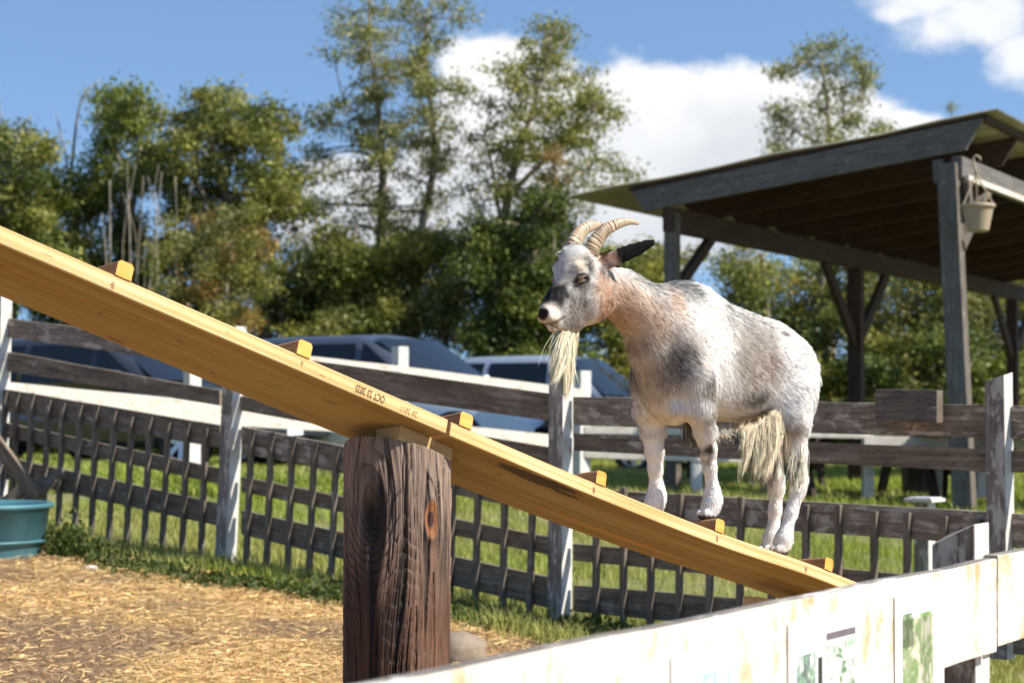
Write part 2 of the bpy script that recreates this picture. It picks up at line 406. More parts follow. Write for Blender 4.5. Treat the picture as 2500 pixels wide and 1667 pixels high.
def grass_cols(x, y, n):
    k = np.clip((fbm(x * .6, y * .6, seed=31) - .42) * 5, 0, 1)[:, None] * .75; r = rng.uniform(0, 1, (n, 1))
    gcol = np.array([.18, .26, .025]) * (1 - r) + np.array([.36, .42, .055]) * r; dry = np.array([.44, .40, .15])
    k = np.clip(k + (rng.uniform(0, 1, (n, 1)) < .12) * .8, 0, 1) * .8
    return gcol * (1 - k) + dry * k
n = 170000; s_ = rng.uniform(-5.5, 4.5, n); bb = -.75 + 9 * rng.uniform(0, 1, n) ** 1.9
x = F0.x + fd.x * s_ - fn.x * bb; y = F0.y + fd.y * s_ - fn.y * bb
keep = (rng.uniform(0, 1, n) < grassy(x, y) * np.clip(.35 + (fbm(x * 2, y * 2, seed=41) - .4) * 4, .15, 1)); x, y = x[keep], y[keep]; n = len(x)
hh = rng.uniform(.03, .10, n) * (.6 + fbm(x * 2, y * 2, seed=42) * 1.0)
blades('grass', x, y, hh, rng.uniform(.0022, .0045, n), grass_cols(x, y, n), 'short sunlit grass growing behind and under the picket fence')
n = 110000; y = 16 + 24 * rng.uniform(0, 1, n) ** 1.5; x = rng.uniform(-1, 1, n) * y * .28
hh = rng.uniform(.04, .13, n)
blades('pasture_grass', x, y, hh, rng.uniform(.006, .012, n), grass_cols(x, y, n), 'pasture grass further back between the picket fence and the parked vehicles')
# leafy weeds in the fence's shade
def weeds(pts, rad, n, label, group=None, hmax=.16):
    for (x0, y0) in pts:
        k = rng.normal(0, rad, (n, 3)); zz = np.abs(rng.normal(0, .5, n)) * hmax; c0 = np.stack([x0 + k[:, 0], y0 + k[:, 1], gz(x0 + k[:, 0], y0 + k[:, 1]) + zz], 1)
        a1 = rng.normal(size=(n, 3)); a1 /= np.linalg.norm(a1, axis=1)[:, None]; a2 = np.cross(a1, rng.normal(size=(n, 3))); a2 /= np.linalg.norm(a2, axis=1)[:, None]
        s = rng.uniform(.012, .035, n)[:, None]; V = np.stack([c0 - a1 * s, c0 - a2 * s * .5, c0 + a1 * s, c0 + a2 * s * .5], 1).reshape(-1, 3)
        r = rng.uniform(0, 1, (n, 1)); cc = np.array([.04, .065, .012]) * (1 - r) + np.array([.09, .13, .03]) * r
        oo = npmesh('weed_clump', V, np.arange(n * 4), np.full(n, 4), M['blade'], col=np.repeat(cc, 4, 0), org=(x0, y0, gz1(x0, y0)))
        tag(oo, label, 'weeds', group)
def gpt(u, v):            # where the sight line meets the ground
    r = ray(u, v); k = 3.0
    for _ in range(80):
        p = Vector((r.x * k, r.y * k, r.z * k + CZ)); k += (p.z - gz1(p.x, p.y)) / max(.02, -r.z) * .5
    return Vector((r.x * k, r.y * k, r.z * k + CZ))
def leafmat(pts, label, nm='ground_cover'):
    VV = []; CC = []
    for x0, y0, rad, n, hmax in pts:
        k = rng.normal(0, rad, (n, 3)); zz = np.abs(rng.normal(0, .5, n)) * hmax; c0 = np.stack([x0 + k[:, 0], y0 + k[:, 1], gz(x0 + k[:, 0], y0 + k[:, 1]) + zz], 1)
        a1 = rng.normal(size=(n, 3)); a1 /= np.linalg.norm(a1, axis=1)[:, None]; a2 = np.cross(a1, rng.normal(size=(n, 3))); a2 /= np.linalg.norm(a2, axis=1)[:, None]
        s = rng.uniform(.010, .028, n)[:, None]; VV.append(np.stack([c0 - a1 * s, c0 - a2 * s * .5, c0 + a1 * s, c0 + a2 * s * .5], 1).reshape(-1, 3))
        r = rng.uniform(0, 1, (n, 1)); CC.append(np.repeat(np.array([.04, .065, .012]) * (1 - r) + np.array([.10, .14, .03]) * r, 4, 0))
    V = np.concatenate(VV); o = npmesh(nm, V, np.arange(len(V)), np.full(len(V) // 4, 4), M['blade'], col=np.concatenate(CC)); o['kind'] = 'stuff'; tag(o, label, 'ground cover'); return o
wl = []
for u in range(250, 1500, 34):
    v = 1378 + (u - 250) * .142 + random.uniform(-8, 12); q = gpt(u, v); wl.append((q.x, q.y, .10, random.randint(70, 260), random.uniform(.03, .08)))
q = gpt(168, 1358); wl += [(q.x, q.y, .06, 700, .17), (q.x + .12, q.y + .03, .07, 260, .10)]
leafmat(wl, 'low dark leafy ground cover in the shade along the foot of the picket fence')
# stones and litter
def stone(u, v, r3, label, colr, name='stone'):
    q = gpt(u, v); nu, nv = 24, 16; th = np.linspace(0, 2 * math.pi, nu, endpoint=False); ph = np.linspace(.02, math.pi - .02, nv)
    T, Fh = np.meshgrid(th, ph); D = np.stack([np.cos(T) * np.sin(Fh), np.sin(T) * np.sin(Fh), np.cos(Fh)], -1).reshape(-1, 3)
    rr = .8 + .45 * fbm(D[:, 0] * 1.6 + u, D[:, 1] * 1.6, D[:, 2] * 1.6, seed=8); D = np.sign(D) * np.abs(D) ** .8
    V = D * rr[:, None] * np.array(r3) + np.array([q.x, q.y, gz1(q.x, q.y) + r3[2] * .45]); i = np.arange(nu * nv).reshape(nv, nu)
    f = np.stack([i[:-1], np.roll(i, -1, 1)[:-1], np.roll(i, -1, 1)[1:], i[1:]], -1).reshape(-1, 4)
    mt = plain(name + '_rock', colr, .9, 0, .25, 25)
    o = npmesh(name, V, f.ravel(), np.full(len(f), 4), mt, smooth=True, org=(q.x, q.y, gz1(q.x, q.y))); tag(o, label, name)
stone(1118, 1612, (.12, .12, .085), 'pale grey brown stone on the straw to the right of the log post', (.24, .19, .14))
stone(222, 1390, (.035, .03, .015), 'small crumpled white scrap lying on the soil before the fence', (.6, .58, .56), 'paper_scrap')

# ------------------------------------------------------------------ picket fence behind the pen
fence = empty('picket_fence', (F0.x, F0.y, 0), 'weathered brown farm fence of wide rails and thin pickets behind the ramp', 'fence')
def fboard(name, uL, tL, bL, uR, tR, bR, off=.0, th=.022, mat='rail', parent=fence, plane=FEN, nseg=6, bev=.003):
    mb = MB(); A = [plane.at(uL, tL, off), plane.at(uR, tR, off)]; B = [plane.at(uL, bL, off), plane.at(uR, bR, off)]
    back = -plane.n * th; L = (A[1] - A[0]).normalized(); o_ = (random.uniform(0, 40), random.uniform(0, 40))
    T = [A[0].lerp(A[1], i / nseg) for i in range(nseg + 1)]; Bt = [B[0].lerp(B[1], i / nseg) for i in range(nseg + 1)]
    for i in range(nseg + 1):
        j = (T[0] - Bt[0]).length * .012
        T[i] = T[i] + Vector((0, 0, random.uniform(-j, j))); Bt[i] = Bt[i] + Vector((0, 0, random.uniform(-j, j)))
        w_ = plane.n * random.uniform(-.002, .002); T[i] = T[i] + w_; Bt[i] = Bt[i] + w_
    for i in range(nseg):
        mb.poly([Bt[i], Bt[i + 1], T[i + 1], T[i]], L, 0, o_); mb.poly([Bt[i] + back, T[i] + back, T[i + 1] + back, Bt[i + 1] + back], L, 0, o_)
        mb.poly([T[i], T[i + 1], T[i + 1] + back, T[i] + back], L, 0, o_); mb.poly([Bt[i], Bt[i] + back, Bt[i + 1] + back, Bt[i + 1]], L, 0, o_)
    mb.poly([Bt[0], T[0], T[0] + back, Bt[0] + back], L, 0, o_); mb.poly([Bt[-1], Bt[-1] + back, T[-1] + back, T[-1]], L, 0, o_)
    return mb.build(name, M[mat], parent, bevel=bev)
def fpost(name, ut, vt, ub, vb, w, parent, plane=FEN, off=0, mats=('post_grey', 'post_white'), slope=0.0, extra_down=.15):
    """square post: front corner column given by top and base pixel (centre of its seen width)"""
    top = plane.at(ut, vt, off); bot = plane.at(ub, vb, off); ax = (top - bot).normalized(); bot = bot - ax * extra_down
    d_, n_ = plane.d.copy(), plane.n.copy(); mb = MB()
    if d_.x < 0: d_ = -d_
    cs = [d_ * (-w / 2) + n_ * (w / 2), d_ * (w / 2) + n_ * (w / 2), d_ * (w / 2) - n_ * (w / 2), d_ * (-w / 2) - n_ * (w / 2)]
    A = [bot + c for c in cs]; B = [top + c for c in cs]
    B[0] = B[0] - Vector((0, 0, slope)); B[3] = B[3] - Vector((0, 0, slope * .6)); B[1] = B[1] - Vector((0, 0, slope * .3))
    mb.hexa(A, B, ax, 0, {1: 1, 2: 1, 'b': 2})
    return mb.build(name, [M[mats[0]], M[mats[1]], M['old_timber']], parent, bevel=.004)
# posts (left edge of the picture, left, middle, right)
fpost('post', 6, 722, -8, 1300, .09, fence)
fpost('post', 576, 797, 550, 1380, .09, fence)
fpost('post', 1370, 903, 1366, 1512, .09, fence)
fpost('post', 2438, 908, 2445, 1520, .09, fence, slope=.045)
RF = .046                                       # rails are nailed to the viewer's side of the posts? no: between them, slightly proud
def rails(uL, uR, rows):
    for tL, bL, tR, bR, mat in rows: fboard('rail', uL, tL, bL, uR, tR, bR, -.016, .026, mat)
rails(14, 536, [(776, 822, 842, 895, 'rail_pale'), (858, 905, 953, 990, 'rail'), (950, 1005, 1038, 1093, 'rail'), (1032, 1066, 1143, 1182, 'rail'), (1115, 1170, 1228, 1284, 'rail')])
rails(588, 1340, [(857, 925, 960, 1027, 'rail'), (966, 1002, 1092, 1138, 'rail'), (1040, 1106, 1187, 1252, 'rail_pale'), (1163, 1200, 1311, 1354, 'rail'), (1245, 1304, 1408, 1485, 'rail')])
rails(1399, 2410, [(969, 1038, 988, 1069, 'rail_pale'), (1058, 1100, 1096, 1152, 'rail'), (1192, 1256, 1249, 1330, 'rail_pale'), (1326, 1368, 1420, 1470, 'rail'), (1427, 1493, 1510, 1590, 'rail')])
rails(2470, 3000, [(989, 1070, 1000, 1090, 'rail_pale'), (1098, 1152, 1120, 1180, 'rail'), (1253, 1335, 1290, 1380, 'rail_pale'), (1425, 1475, 1480, 1540, 'rail'), (1515, 1595, 1570, 1660, 'rail')])
for tL, bL, tR, bR in [(640, 690, 776, 822), (760, 808, 856, 903), (850, 900, 948, 1003), (925, 960, 1030, 1064), (1000, 1052, 1112, 1168)]:
    fboard('rail', -900, tL, bL, -14, tR, bR, -.016, .026)
fpost('post', -500, 690, -512, 1190, .09, fence); fpost('post', -900, 600, -915, 1100, .09, fence)
# pickets: bottom u, top v, bottom v, lean
def picket(ub, vt, vb, du, w=.03):
    off = -.016 + w / 2 + .002
    top = FEN.at(ub + du, vt, off); bot = FEN.at(ub, vb, off); mb = MB(); ax = (top - bot).normalized()
    d_, n_ = fd, fn; cs = [d_ * (-w / 2) + n_ * (w / 2), d_ * (w / 2) + n_ * (w / 2), d_ * (w / 2) - n_ * (w / 2), d_ * (-w / 2) - n_ * (w / 2)]
    mb.hexa([bot + c for c in cs], [top + c for c in cs], ax, 0, {1: 1, 2: 1, 'b': 1})
    mb.build('picket', [M['picket'], M['old_timber']], fence, bevel=.003)
for u in range(-430, 20, 39): picket(u, 955 + (u - 27) * .16, 1262 + (u - 27) * .18, 14)
ua = [27, 66, 104, 142, 182, 223, 266, 309, 352, 396, 444, 490]
for u in ua: picket(u, 955 + (u - 27) * .195 + random.uniform(-7, 7), 1262 + (u - 27) * .235 + random.uniform(-6, 6), 14 + random.uniform(-2, 2))
ub_ = [600, 650, 701, 754, 808, 863, 920, 978, 1037, 1098, 1160, 1226, 1292]
for u in ub_: picket(u, 1050 + (u - 600) * .205 + random.uniform(-6, 6), 1388 + (u - 600) * .17 + random.uniform(-6, 6), 14 - (u - 600) * .008 + random.uniform(-2, 2))
uc = [1455, 1521, 1588, 1657, 1731, 1805, 1883, 1964, 2046, 2130, 2214, 2300, 2386]
for u in uc: picket(u, 1185 + (u - 1455) * .088 + random.uniform(-6, 6), 1530 + (u - 1455) * .10 + random.uniform(-6, 6), 4 + random.uniform(-3, 3))
# short thick block nailed over the top rail, and the leaning brace board at the left
fboard('rail_block', 2136, 949, 1028, 2287, 952, 1032, .075, .062, 'old_timber', bev=.004)
mb = MB(); a0 = FEN.at(-40, 1040, .25); a1 = FEN.at(95, 1218, .25); mb.beam(a0, a1, .03, .10, fn); br1 = MB(); b0 = FEN.at(62, 1228, .25); b1 = FEN.at(150, 1150, .1); br1.beam(b0, b1, .03, .08, fn)
gp = empty('pen_gate_frame', (a0.x, a0.y, gz1(a0.x, a0.y)), 'dark wooden frame of crossed boards leaning at the left above the turquoise tub', 'gate frame')
mb.build('brace_board', M['rail'], gp, bevel=.003); br1.build('brace_board', M['rail'], gp, bevel=.003)
mb = MB(); mb.beam(FEN.at(-60, 1290, .35), FEN.at(60, 1190, .2), .03, .08, fn); mb.build('brace_board', M['rail'], gp, bevel=.003)

# turquoise tub
TB = gpt(38, 1374); TB.y += .42
tub = empty('feed_tub', (TB.x - .32, TB.y, gz1(TB.x, TB.y) - .03), 'turquoise plastic feed tub standing at the left edge against the fence', 'tub')
def tubprof():
    h = .30
    return [(0, .012), (.30, .012), (.385, h - .02), (.40, h), (.43, h + .004), (.438, h - .006), (.43, h - .022), (.41, h - .026), (.385, h * .35), (.375, h * .33), (.36, .02), (.35, 0), (0, 0)]
mt_tub = plain('faded_turquoise_plastic', (.06, .17, .205), .5, 0, .2, 6)
mb = MB(); mb.lathe([(r * .97, z * 1.08) for r, z in tubprof()], tub.location, 64); ob_ = mb.build('tub_body', mt_tub, tub, smooth=True)
mb = MB()
for k in range(40): pass
mt_t2 = plain('pale_tub_side', (.28, .40, .40), .55, 0, .25, 4)
mb.lathe([(.4025, .135), (.4365, .30)], tub.location + Vector((0, 0, 0)), 64); 
mb.lathe([(.4365, .30), (.4025, .135)][::-1], tub.location, 64)
mb2 = MB(); mb2.lathe([(.386, .108), (.394, .111), (.394, .121), (.387, .124)], tub.location, 64); mb2.build('rib', mt_tub, tub, smooth=True)

# ------------------------------------------------------------------ white outer fence beyond
of_ = empty('outer_fence', (0, 17, 0), 'white painted three rail fence beyond the picket fence, before the vehicles', 'fence')
OA = Plane(P(0, HOR, 15.2), R(38))
def ob_board(*a, **k): return fboard('rail', *a, mat='white_board', parent=of_, plane=OA, nseg=4, **k)
ob_board(-60, 925, 985, 447, 974, 1032); ob_board(447, 974, 1032, 975, 1020, 1062); ob_board(975, 1024, 1062, 1425, 1068, 1100)
ob_board(754, 869, 890, 975, 893, 908); ob_board(975, 893, 915, 1425, 950, 985)
for ut, vt, vb in [(470, 880, 1100), (977, 846, 1120), (1420, 905, 1165)]:
    fpost('post', ut, vt, ut - 2, vb, .11 if ut < 1400 else .13, of_, OA, -.07, ('post_white', 'post_white'))
OB = Plane(P(1425, HOR, OA.at(1425, HOR).y), R(4))
for r_ in [(1427, 1100, 1117, 1700, 1106, 1126), (1700, 1106, 1126, 2110, 1112, 1134), (2110, 1112, 1134, 2620, 1118, 1142), (2110, 1063, 1085, 2620, 1075, 1098), (1427, 1040, 1058, 2110, 1050, 1070)]:
    fboard('rail', *r_, mat='white_board', parent=of_, plane=OB, nseg=4)
for ut in (1700, 2118, 2395): fpost('post', ut, 1030, ut, 1175, .1, of_, OB, -.06, ('post_white', 'post_white'))

# ------------------------------------------------------------------ ramp of two pine boards
PY = R(42); pd_ = Vector((math.cos(PY), math.sin(PY), 0)); pc_ = Vector((-math.sin(PY), math.cos(PY), 0))     # along (right, away), across (away from the viewer)
E = [(-2.10, 3.075, 1.855 - 1.0 + .0), (-1.039, 4.030, .374), (-.155, 4.827, -.023)]
sl0 = (E[2][2] - E[1][2]) / math.hypot(E[2][0] - E[1][0], E[2][1] - E[1][1])
dl = 1.25; E[0] = (-1.039 - pd_.x * dl, 4.030 - pd_.y * dl, .374 - sl0 * dl)
EL = [Vector((x, y, z + CZ)) for x, y, z in E]
ER = [Vector((x, y, z + CZ)) for x, y, z in [(-.147, 4.834, -.029), (.215, 5.160, -.189), (.561, 5.471, -.333), (.842, 5.724, -.436), (1.036, 5.899, -.515)]]
ER.append(ER[-1] + (ER[-1] - ER[-2]) * 2.2)
PW, PT = .286, .038
def catm(pts, n):
    p = [pts[0] * 2 - pts[1]] + list(pts) + [pts[-1] * 2 - pts[-2]]; out = []
    for i in range(1, len(p) - 2):
        for k in range(n):
            t = k / n; a, b, c, d = p[i - 1], p[i], p[i + 1], p[i + 2]
            out.append(.5 * ((2 * b) + (c - a) * t + (2 * a - 5 * b + 4 * c - d) * t * t + (3 * b - a - 3 * c + d) * t ** 3))
    out.append(Vector(pts[-1])); return out
def station(pts, s):                 # s = horizontal distance along the board from pts[0]
    for a, b in zip(pts[:-1], pts[1:]):
        l = math.hypot(b.x - a.x, b.y - a.y)
        if s <= l or b is pts[-1]: return a + (b - a) * (s / l), (b - a).normalized()
        s -= l
def cframe(d, roll):
    n = d.cross(pc_).normalized(); return pc_ * math.cos(roll) + n * math.sin(roll), (-pc_ * math.sin(roll) + n * math.cos(roll))
CL = catm(EL, 10); CR = catm(ER, 8)
def roll_at(x): return R(-7.4) if x < -.15 else R(-9.5 + 3.0 * min(1, (x + .15) / 1.1))
def on_plank(u, pts, inset=0.0, up=0.0):
    """point on the board's top straight behind the near edge seen at column u"""
    best = None
    for a, b in zip(pts[:-1], pts[1:]):
        ua_, ub2 = [1250 + FPX * p.x / (p.y * _c + (p.z - CZ) * _s) for p in (a, b)]
        if ua_ <= u <= ub2: 
            k = (u - ua_) / (ub2 - ua_); p = a.lerp(b, k); d = (b - a).normalized(); c, n = cframe(d, roll_at(p.x)); return p + c * inset + n * up, d, c, n
    raise ValueError(u)
def plank(pts, name, seed):
    mb = MB(); rs = []
    random.seed(seed); L0 = 0
    for i, p in enumerate(pts):
        d = (pts[min(i + 1, len(pts) - 1)] - pts[max(i - 1, 0)]).normalized(); c, n = cframe(d, roll_at(p.x))
        rs.append((p, c, n, L0)); L0 += (pts[min(i + 1, len(pts) - 1)] - p).length
    def uvq(a, b, pts4, row): pass
    bv = .0035
    # cross-section: small rounded corners, uv.y laid out so each face has its own band
    sec = [(0, -bv, 0.), (bv, 0, .004), (PW - bv, 0, .286), (PW, -bv, .29), (PW, -PT + bv, .33), (PW - bv, -PT, .334), (bv, -PT, .62), (0, -PT + bv, .624)]
    for (p, c, n, l), (p2, c2, n2, l2) in zip(rs[:-1], rs[1:]):
        for k in range(8):
            (x0, z0, v0), (x1, z1, v1) = sec[k], sec[(k + 1) % 8]
            if k == 7: v1 = .66
            i = len(mb.v); mb.v += [p + c * x0 + n * z0, p2 + c2 * x0 + n2 * z0, p2 + c2 * x1 + n2 * z1, p + c * x1 + n * z1]
            mb.f.append((i, i + 1, i + 2, i + 3)); mb.uv += [(l, v0 + seed), (l2, v0 + seed), (l2, v1 + seed), (l, v1 + seed)]; mb.m.append(0)
    for (p, c, n, l), rev in ((rs[0], False), (rs[-1], True)):
        q = [p + c * x + n * z for x, z, v in sec]; q = q[::-1] if rev else q
        i = len(mb.v); mb.v += q; mb.f.append(tuple(range(i, i + 8))); mb.uv += [(x.dot(c), x.dot(n) + 9) for x in q]; mb.m.append(0)
    return mb.build(name, M['pine'], ramp_o)
def pine(name, marks=(), seedv=3):
    m, t, b = newmat(name); uv = t.nodes.new('ShaderNodeUVMap').outputs[0]
    g1 = tnoise(t, mapping(t, uv, (.55, 75, 1)), 1, 3, .5, .3); g2 = tnoise(t, mapping(t, uv, (.9, 9, 1)), 1, 4, .55, 1.2); g3 = tnoise(t, mapping(t, uv, (14, 60, 1)), 1, 5, .7)
    base = ramp(t, g2, [(.35, (.56, .35, .14)), (.5, (.66, .44, .205)), (.65, (.72, .51, .265))])
    base = mixc(t, ramp(t, g1, [(.44, (.55, .55, .55)), (.53, (0, 0, 0))]), base, (.40, .22, .06))
    base = mixc(t, ramp(t, g3, [(.66, (0, 0, 0)), (.80, (.6, .6, .6))]), base, (.30, .17, .06))
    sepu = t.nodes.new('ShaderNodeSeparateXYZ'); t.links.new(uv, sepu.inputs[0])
    # the underside band is multiplied darker: its shade is painted into the colour
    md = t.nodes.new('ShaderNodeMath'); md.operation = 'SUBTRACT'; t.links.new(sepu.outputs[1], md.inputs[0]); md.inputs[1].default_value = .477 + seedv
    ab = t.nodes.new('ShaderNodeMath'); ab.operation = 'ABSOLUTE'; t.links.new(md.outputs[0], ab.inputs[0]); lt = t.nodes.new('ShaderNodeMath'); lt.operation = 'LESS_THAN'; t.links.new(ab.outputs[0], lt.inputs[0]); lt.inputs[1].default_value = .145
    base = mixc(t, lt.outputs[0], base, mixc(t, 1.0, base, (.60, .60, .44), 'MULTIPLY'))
    rag = tnoise(t, mapping(t, uv, (22, 90, 1)), 1, 5, .7)
    for (cu_, cv_, ru_, rv_, colr, am) in marks:
        def mm(op, a_, b_=None):
            n = t.nodes.new('ShaderNodeMath'); n.operation = op
            for i, x in enumerate((a_, b_)):
                if x is None: continue
                if isinstance(x, (int, float)): n.inputs[i].default_value = x
                else: t.links.new(x, n.inputs[i])
            return n.outputs[0]
        a_ = mm('MULTIPLY', mm('SUBTRACT', sepu.outputs[0], cu_), 1 / ru_); b_ = mm('MULTIPLY', mm('SUBTRACT', sepu.outputs[1], cv_), 1 / rv_)
        dd = mm('ADD', mm('SQRT', mm('ADD', mm('MULTIPLY', a_, a_), mm('MULTIPLY', b_, b_))), mm('MULTIPLY', mm('SUBTRACT', rag, .5), 1.6 if am < 1 else .3))
        mask = ramp(t, dd, [(.75, (am, am, am)), (1.0, (0, 0, 0))]); base = mixc(t, mask, base, colr)
    t.links.new(base, b.inputs['Base Color']); b.inputs['Roughness'].default_value = .62; b.inputs['Specular IOR Level'].default_value = .35
    bump(t, b, g1, .35, .0015); return m
# where along the boards the marks sit (metres from the start of each board; seed offsets the v band)
sL = lambda u: sum((b - a).length for a, b in zip(CL[:-1], CL[1:]) if False) 
def arc(u, pts):
    p, *_ = on_plank(u, pts); l = 0
    for a, b in zip(pts[:-1], pts[1:]):
        if (p - a).dot(b - a) >= 0 and (p - b).dot(b - a) <= 0: return l + (p - a).length
        l += (b - a).length
    return l
dk = (.10, .06, .03); br0 = (.33, .19, .07)
under = lambda k: .334 + .286 * (1 - k)          # k: 0 near edge, 1 far edge, on the underside
kn = []
for u, k, ru, rv, colr, am in [(455, .93, .032, .011, (.22, .12, .045), 1), (668, .78, .007, .005, dk, 1), (600, .72, .05, .006, br0, .9), (728, .95, .05, .004, br0, .9), (60, .38, .30, .010, (.42, .22, .06), .9), (62, .38, .03, .004, dk, .9),
                               (82, .93, .012, .003, dk, .9), (520, .4, .012, .0035, dk, .8), (390, .25, .006, .002, dk, 1), (180, .7, .03, .004, br0, .8), (880, .35, .03, .006, (.16, .11, .05), .7), (640, .18, .004, .003, dk, 1), (345, .5, .006, .004, dk, 1), (275, .66, .04, .004, br0, .9), (770, .5, .05, .004, (.25, .22, .08), .9), (560, .85, .05, .005, br0, .9)]:
    kn.append((arc(u, CL), under(k) + 3, ru, rv, colr, am))
for u, k, ru, rv in [(281, .5, .005, .013), (276, .5, .002, .004), (740, .5, .004, .008), (790, .5, .012, .002), (120, .5, .02, .002), (560, .5, .006, .002)]: kn.append((arc(u, CL), .33 + .31 + 3 + random.uniform(-.006, .006), ru, rv, dk, .7))
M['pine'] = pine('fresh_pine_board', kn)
ramp_c = EL[2]; ramp_o = empty('goat_ramp', (ramp_c.x, ramp_c.y, gz1(ramp_c.x, ramp_c.y)), 'long fresh yellow pine board ramp with cleats, sloping down over the log post', 'ramp')
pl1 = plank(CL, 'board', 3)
kn2 = []
for u, k, ru, rv, colr, am in [(1330, .12, .15, .030, (.05, .03, .015), .95), (1375, .06, .10, .016, (.04, .025, .012), .95), (1420, .18, .06, .014, (.06, .035, .015), .9), (1290, .35, .012, .004, dk, .9), (1200, .42, .012, .004, dk, .9),
                               (1720, .5, .012, .004, dk, 1), (1650, .75, .35, .014, (.52, .27, .07), .9), (1880, .75, .05, .004, dk, .8), (1500, .62, .010, .003, dk, .9), (1135, .45, .02, .006, dk, .8)]:
    kn2.append((arc(u, CR), under(k) + 7, ru, rv, colr, am))
for u in (1452, 1969, 1752): kn2.append((arc(u, CR), .33 + .31 + 7, .006, .013, dk, .75))
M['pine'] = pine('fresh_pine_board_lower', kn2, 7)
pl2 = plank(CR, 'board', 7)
# cleats
M['cleat_end'] = wood('cleat_end_grain', (.56, .24, .035), (.72, .34, .06), (.82, .43, .10), None, .6, .7, 40, .3)
M['cleat_side'] = wood('cleat_side', (.17, .085, .04), (.30, .16, .075), (.46, .27, .13), None)
def cleat(u, pts, w=.04, h=.036, L=.285):
    p, d, c, n = on_plank(u, pts); p = p + n * .0005 - c * .002; mb = MB(); e = .006
    sec = [(-w / 2, 0), (w / 2, 0), (w / 2, h - e), (w / 2 - e, h), (-w / 2 + e, h), (-w / 2, h - e)]
    A = [p + d * a + n * b for a, b in sec]; B = [q + c * L for q in A]; of = (random.uniform(0, 9), random.uniform(0, 9))
    for i in range(6):
        j = (i + 1) % 6; mb.poly([A[i], A[j], B[j], B[i]][::-1], c, 1, of)
    mb.poly(A, None, 0, of); mb.poly(B[::-1], None, 0, of)
    return mb.build('cleat', [M['cleat_end'], M['cleat_side']], ramp_o)
for u in (299, 739): cleat(u, CL)
cleat(1135, CR, .042, .036)
for u in (1465, 1755, 2021): cleat(u, CR, .036, .036)
# support board under the lower end and the splice block under the joint
p, d, c, n = on_plank(1905, CR); q = p + c * .245 - n * (PT + .02); mb = MB(); mb.beam(q + d * .02 - n * .02, q + d * .02 + c * .1 - n * .02 + d * .25, .035, .04, n); 
mb = MB(); q0 = P(1838, 1472, p.y + .20); mb.beam(q0, q0 + pd_ * .34 - Vector((0, 0, .06)), .085, .038, pc_); mb.build('support_board', [M['pine']], ramp_o, bevel=.002)
pb, d, c, n = on_plank(990, CL); mb = MB()
a0 = on_plank(1022, CL, .055 + .045, -PT - .0195)[0]; a1 = on_plank(1092, CL, .055 + .045, -PT - .0195)[0]; a1 = a0 + (a1 - a0).normalized() * .175
mb.beam(a0, a1, .09, .037, c); mb.build('splice_block', [wood('splice_block_wood', (.33, .20, .075), (.48, .32, .13), (.58, .41, .19), None, .5, .7, 90, .4)], ramp_o, bevel=.002)
# stamped dates on the board's edge, upside down
def stamp(txt, u, size, colr, name, k=.5, spacing=1.0):
    cu_ = bpy.data.curves.new(name, 'FONT'); cu_.body = txt; cu_.size = size; cu_.align_x = 'LEFT'; cu_.align_y = 'CENTER'; cu_.space_character = spacing; cu_.offset = .0004
    tmp = bpy.data.objects.new('tmp', cu_); scene.collection.objects.link(tmp); dg = bpy.context.evaluated_depsgraph_get(); me = bpy.data.meshes.new_from_object(tmp.evaluated_get(dg))
    bpy.data.objects.remove(tmp)
    p, d, c, n = on_plank(u, CL); p = p - n * PT * k - c * .0012
    from mathutils import Matrix
    X_ = -d; Y_ = -n; Z_ = X_.cross(Y_)      # reads upside down from the pen side
    sx = .62
    for v in me.vertices:
        v.co = (p + X_ * v.co.x * sx + Y_ * v.co.y - c * .0) - pl1_org
    mt, t, b = newmat(name + '_ink'); b.inputs['Base Color'].default_value = (*colr, 1); b.inputs['Roughness'].default_value = .8
    me.materials.clear(); me.materials.append(mt); o = bpy.data.objects.new(name, me); scene.collection.objects.link(o); o.parent = pl1; o['_o'] = tuple(pl1_org)
    return o
pl1_org = Vector(ramp_o.location)
stamp('OCT 23 2025', 942, .026, (.13, .09, .04), 'date_stamp')
stamp('20 2017', 1022, .022, (.36, .24, .09), 'faint_stamp', .55, 1.25)

# ------------------------------------------------------------------ log post
LC = Vector((P(970, HOR, 4.92).x, 4.92)); LR = .131
nth, nz = 560, 520
th = np.linspace(0, 2 * math.pi, nth, endpoint=False); zt = np.linspace(0, 1, nz)
pj, dj, cj, nj = on_plank(1085, CL, 0, -PT)
def z_top(x, y):   # plane of the boards' underside, a little below
    z = pj.z + (-(x - pj.x) * nj.x - (y - pj.y) * nj.y) / nj.z
    s = (x - pj.x) * pd_.x + (y - pj.y) * pd_.y
    return z - .040 + .0 * s + .03 * np.clip((-s - .12) / .15, 0, 1)
TH, ZZ = np.meshgrid(th, zt); cx = LC.x + LR * np.cos(TH); cy = LC.y + LR * np.sin(TH); zb = -.15
zz = zb + ZZ * (z_top(cx, cy) - zb)
S = TH * LR                                     # arc length; the viewer sees theta = 270 deg
S0 = 1.5 * math.pi * LR; Sx = S - S0            # 0 at the middle, + to the right
def uz(v): return P(970, v, 4.79).z
k1 = (.098, uz(1270), .016, .040); k2 = (-.062, uz(1265), .030, .065); k3 = (-.05, uz(1500), .02, .05)
ws = Sx.copy(); wz = zz.copy(); g = np.zeros_like(S)
for (a, b_, ra, rb), am in ((k1, 1), (k2, 1.2)):
    dx_, dz_ = Sx - a, zz - b_; rr = np.sqrt((dx_ / ra) ** 2 + (dz_ / rb) ** 2) + 1e-6
    fall = np.exp(-(rr / 2.6) ** 2 * .5); ws = ws - dx_ * fall * .75 * am
    g = g + am * 2.6 * np.exp(-rr * .42)
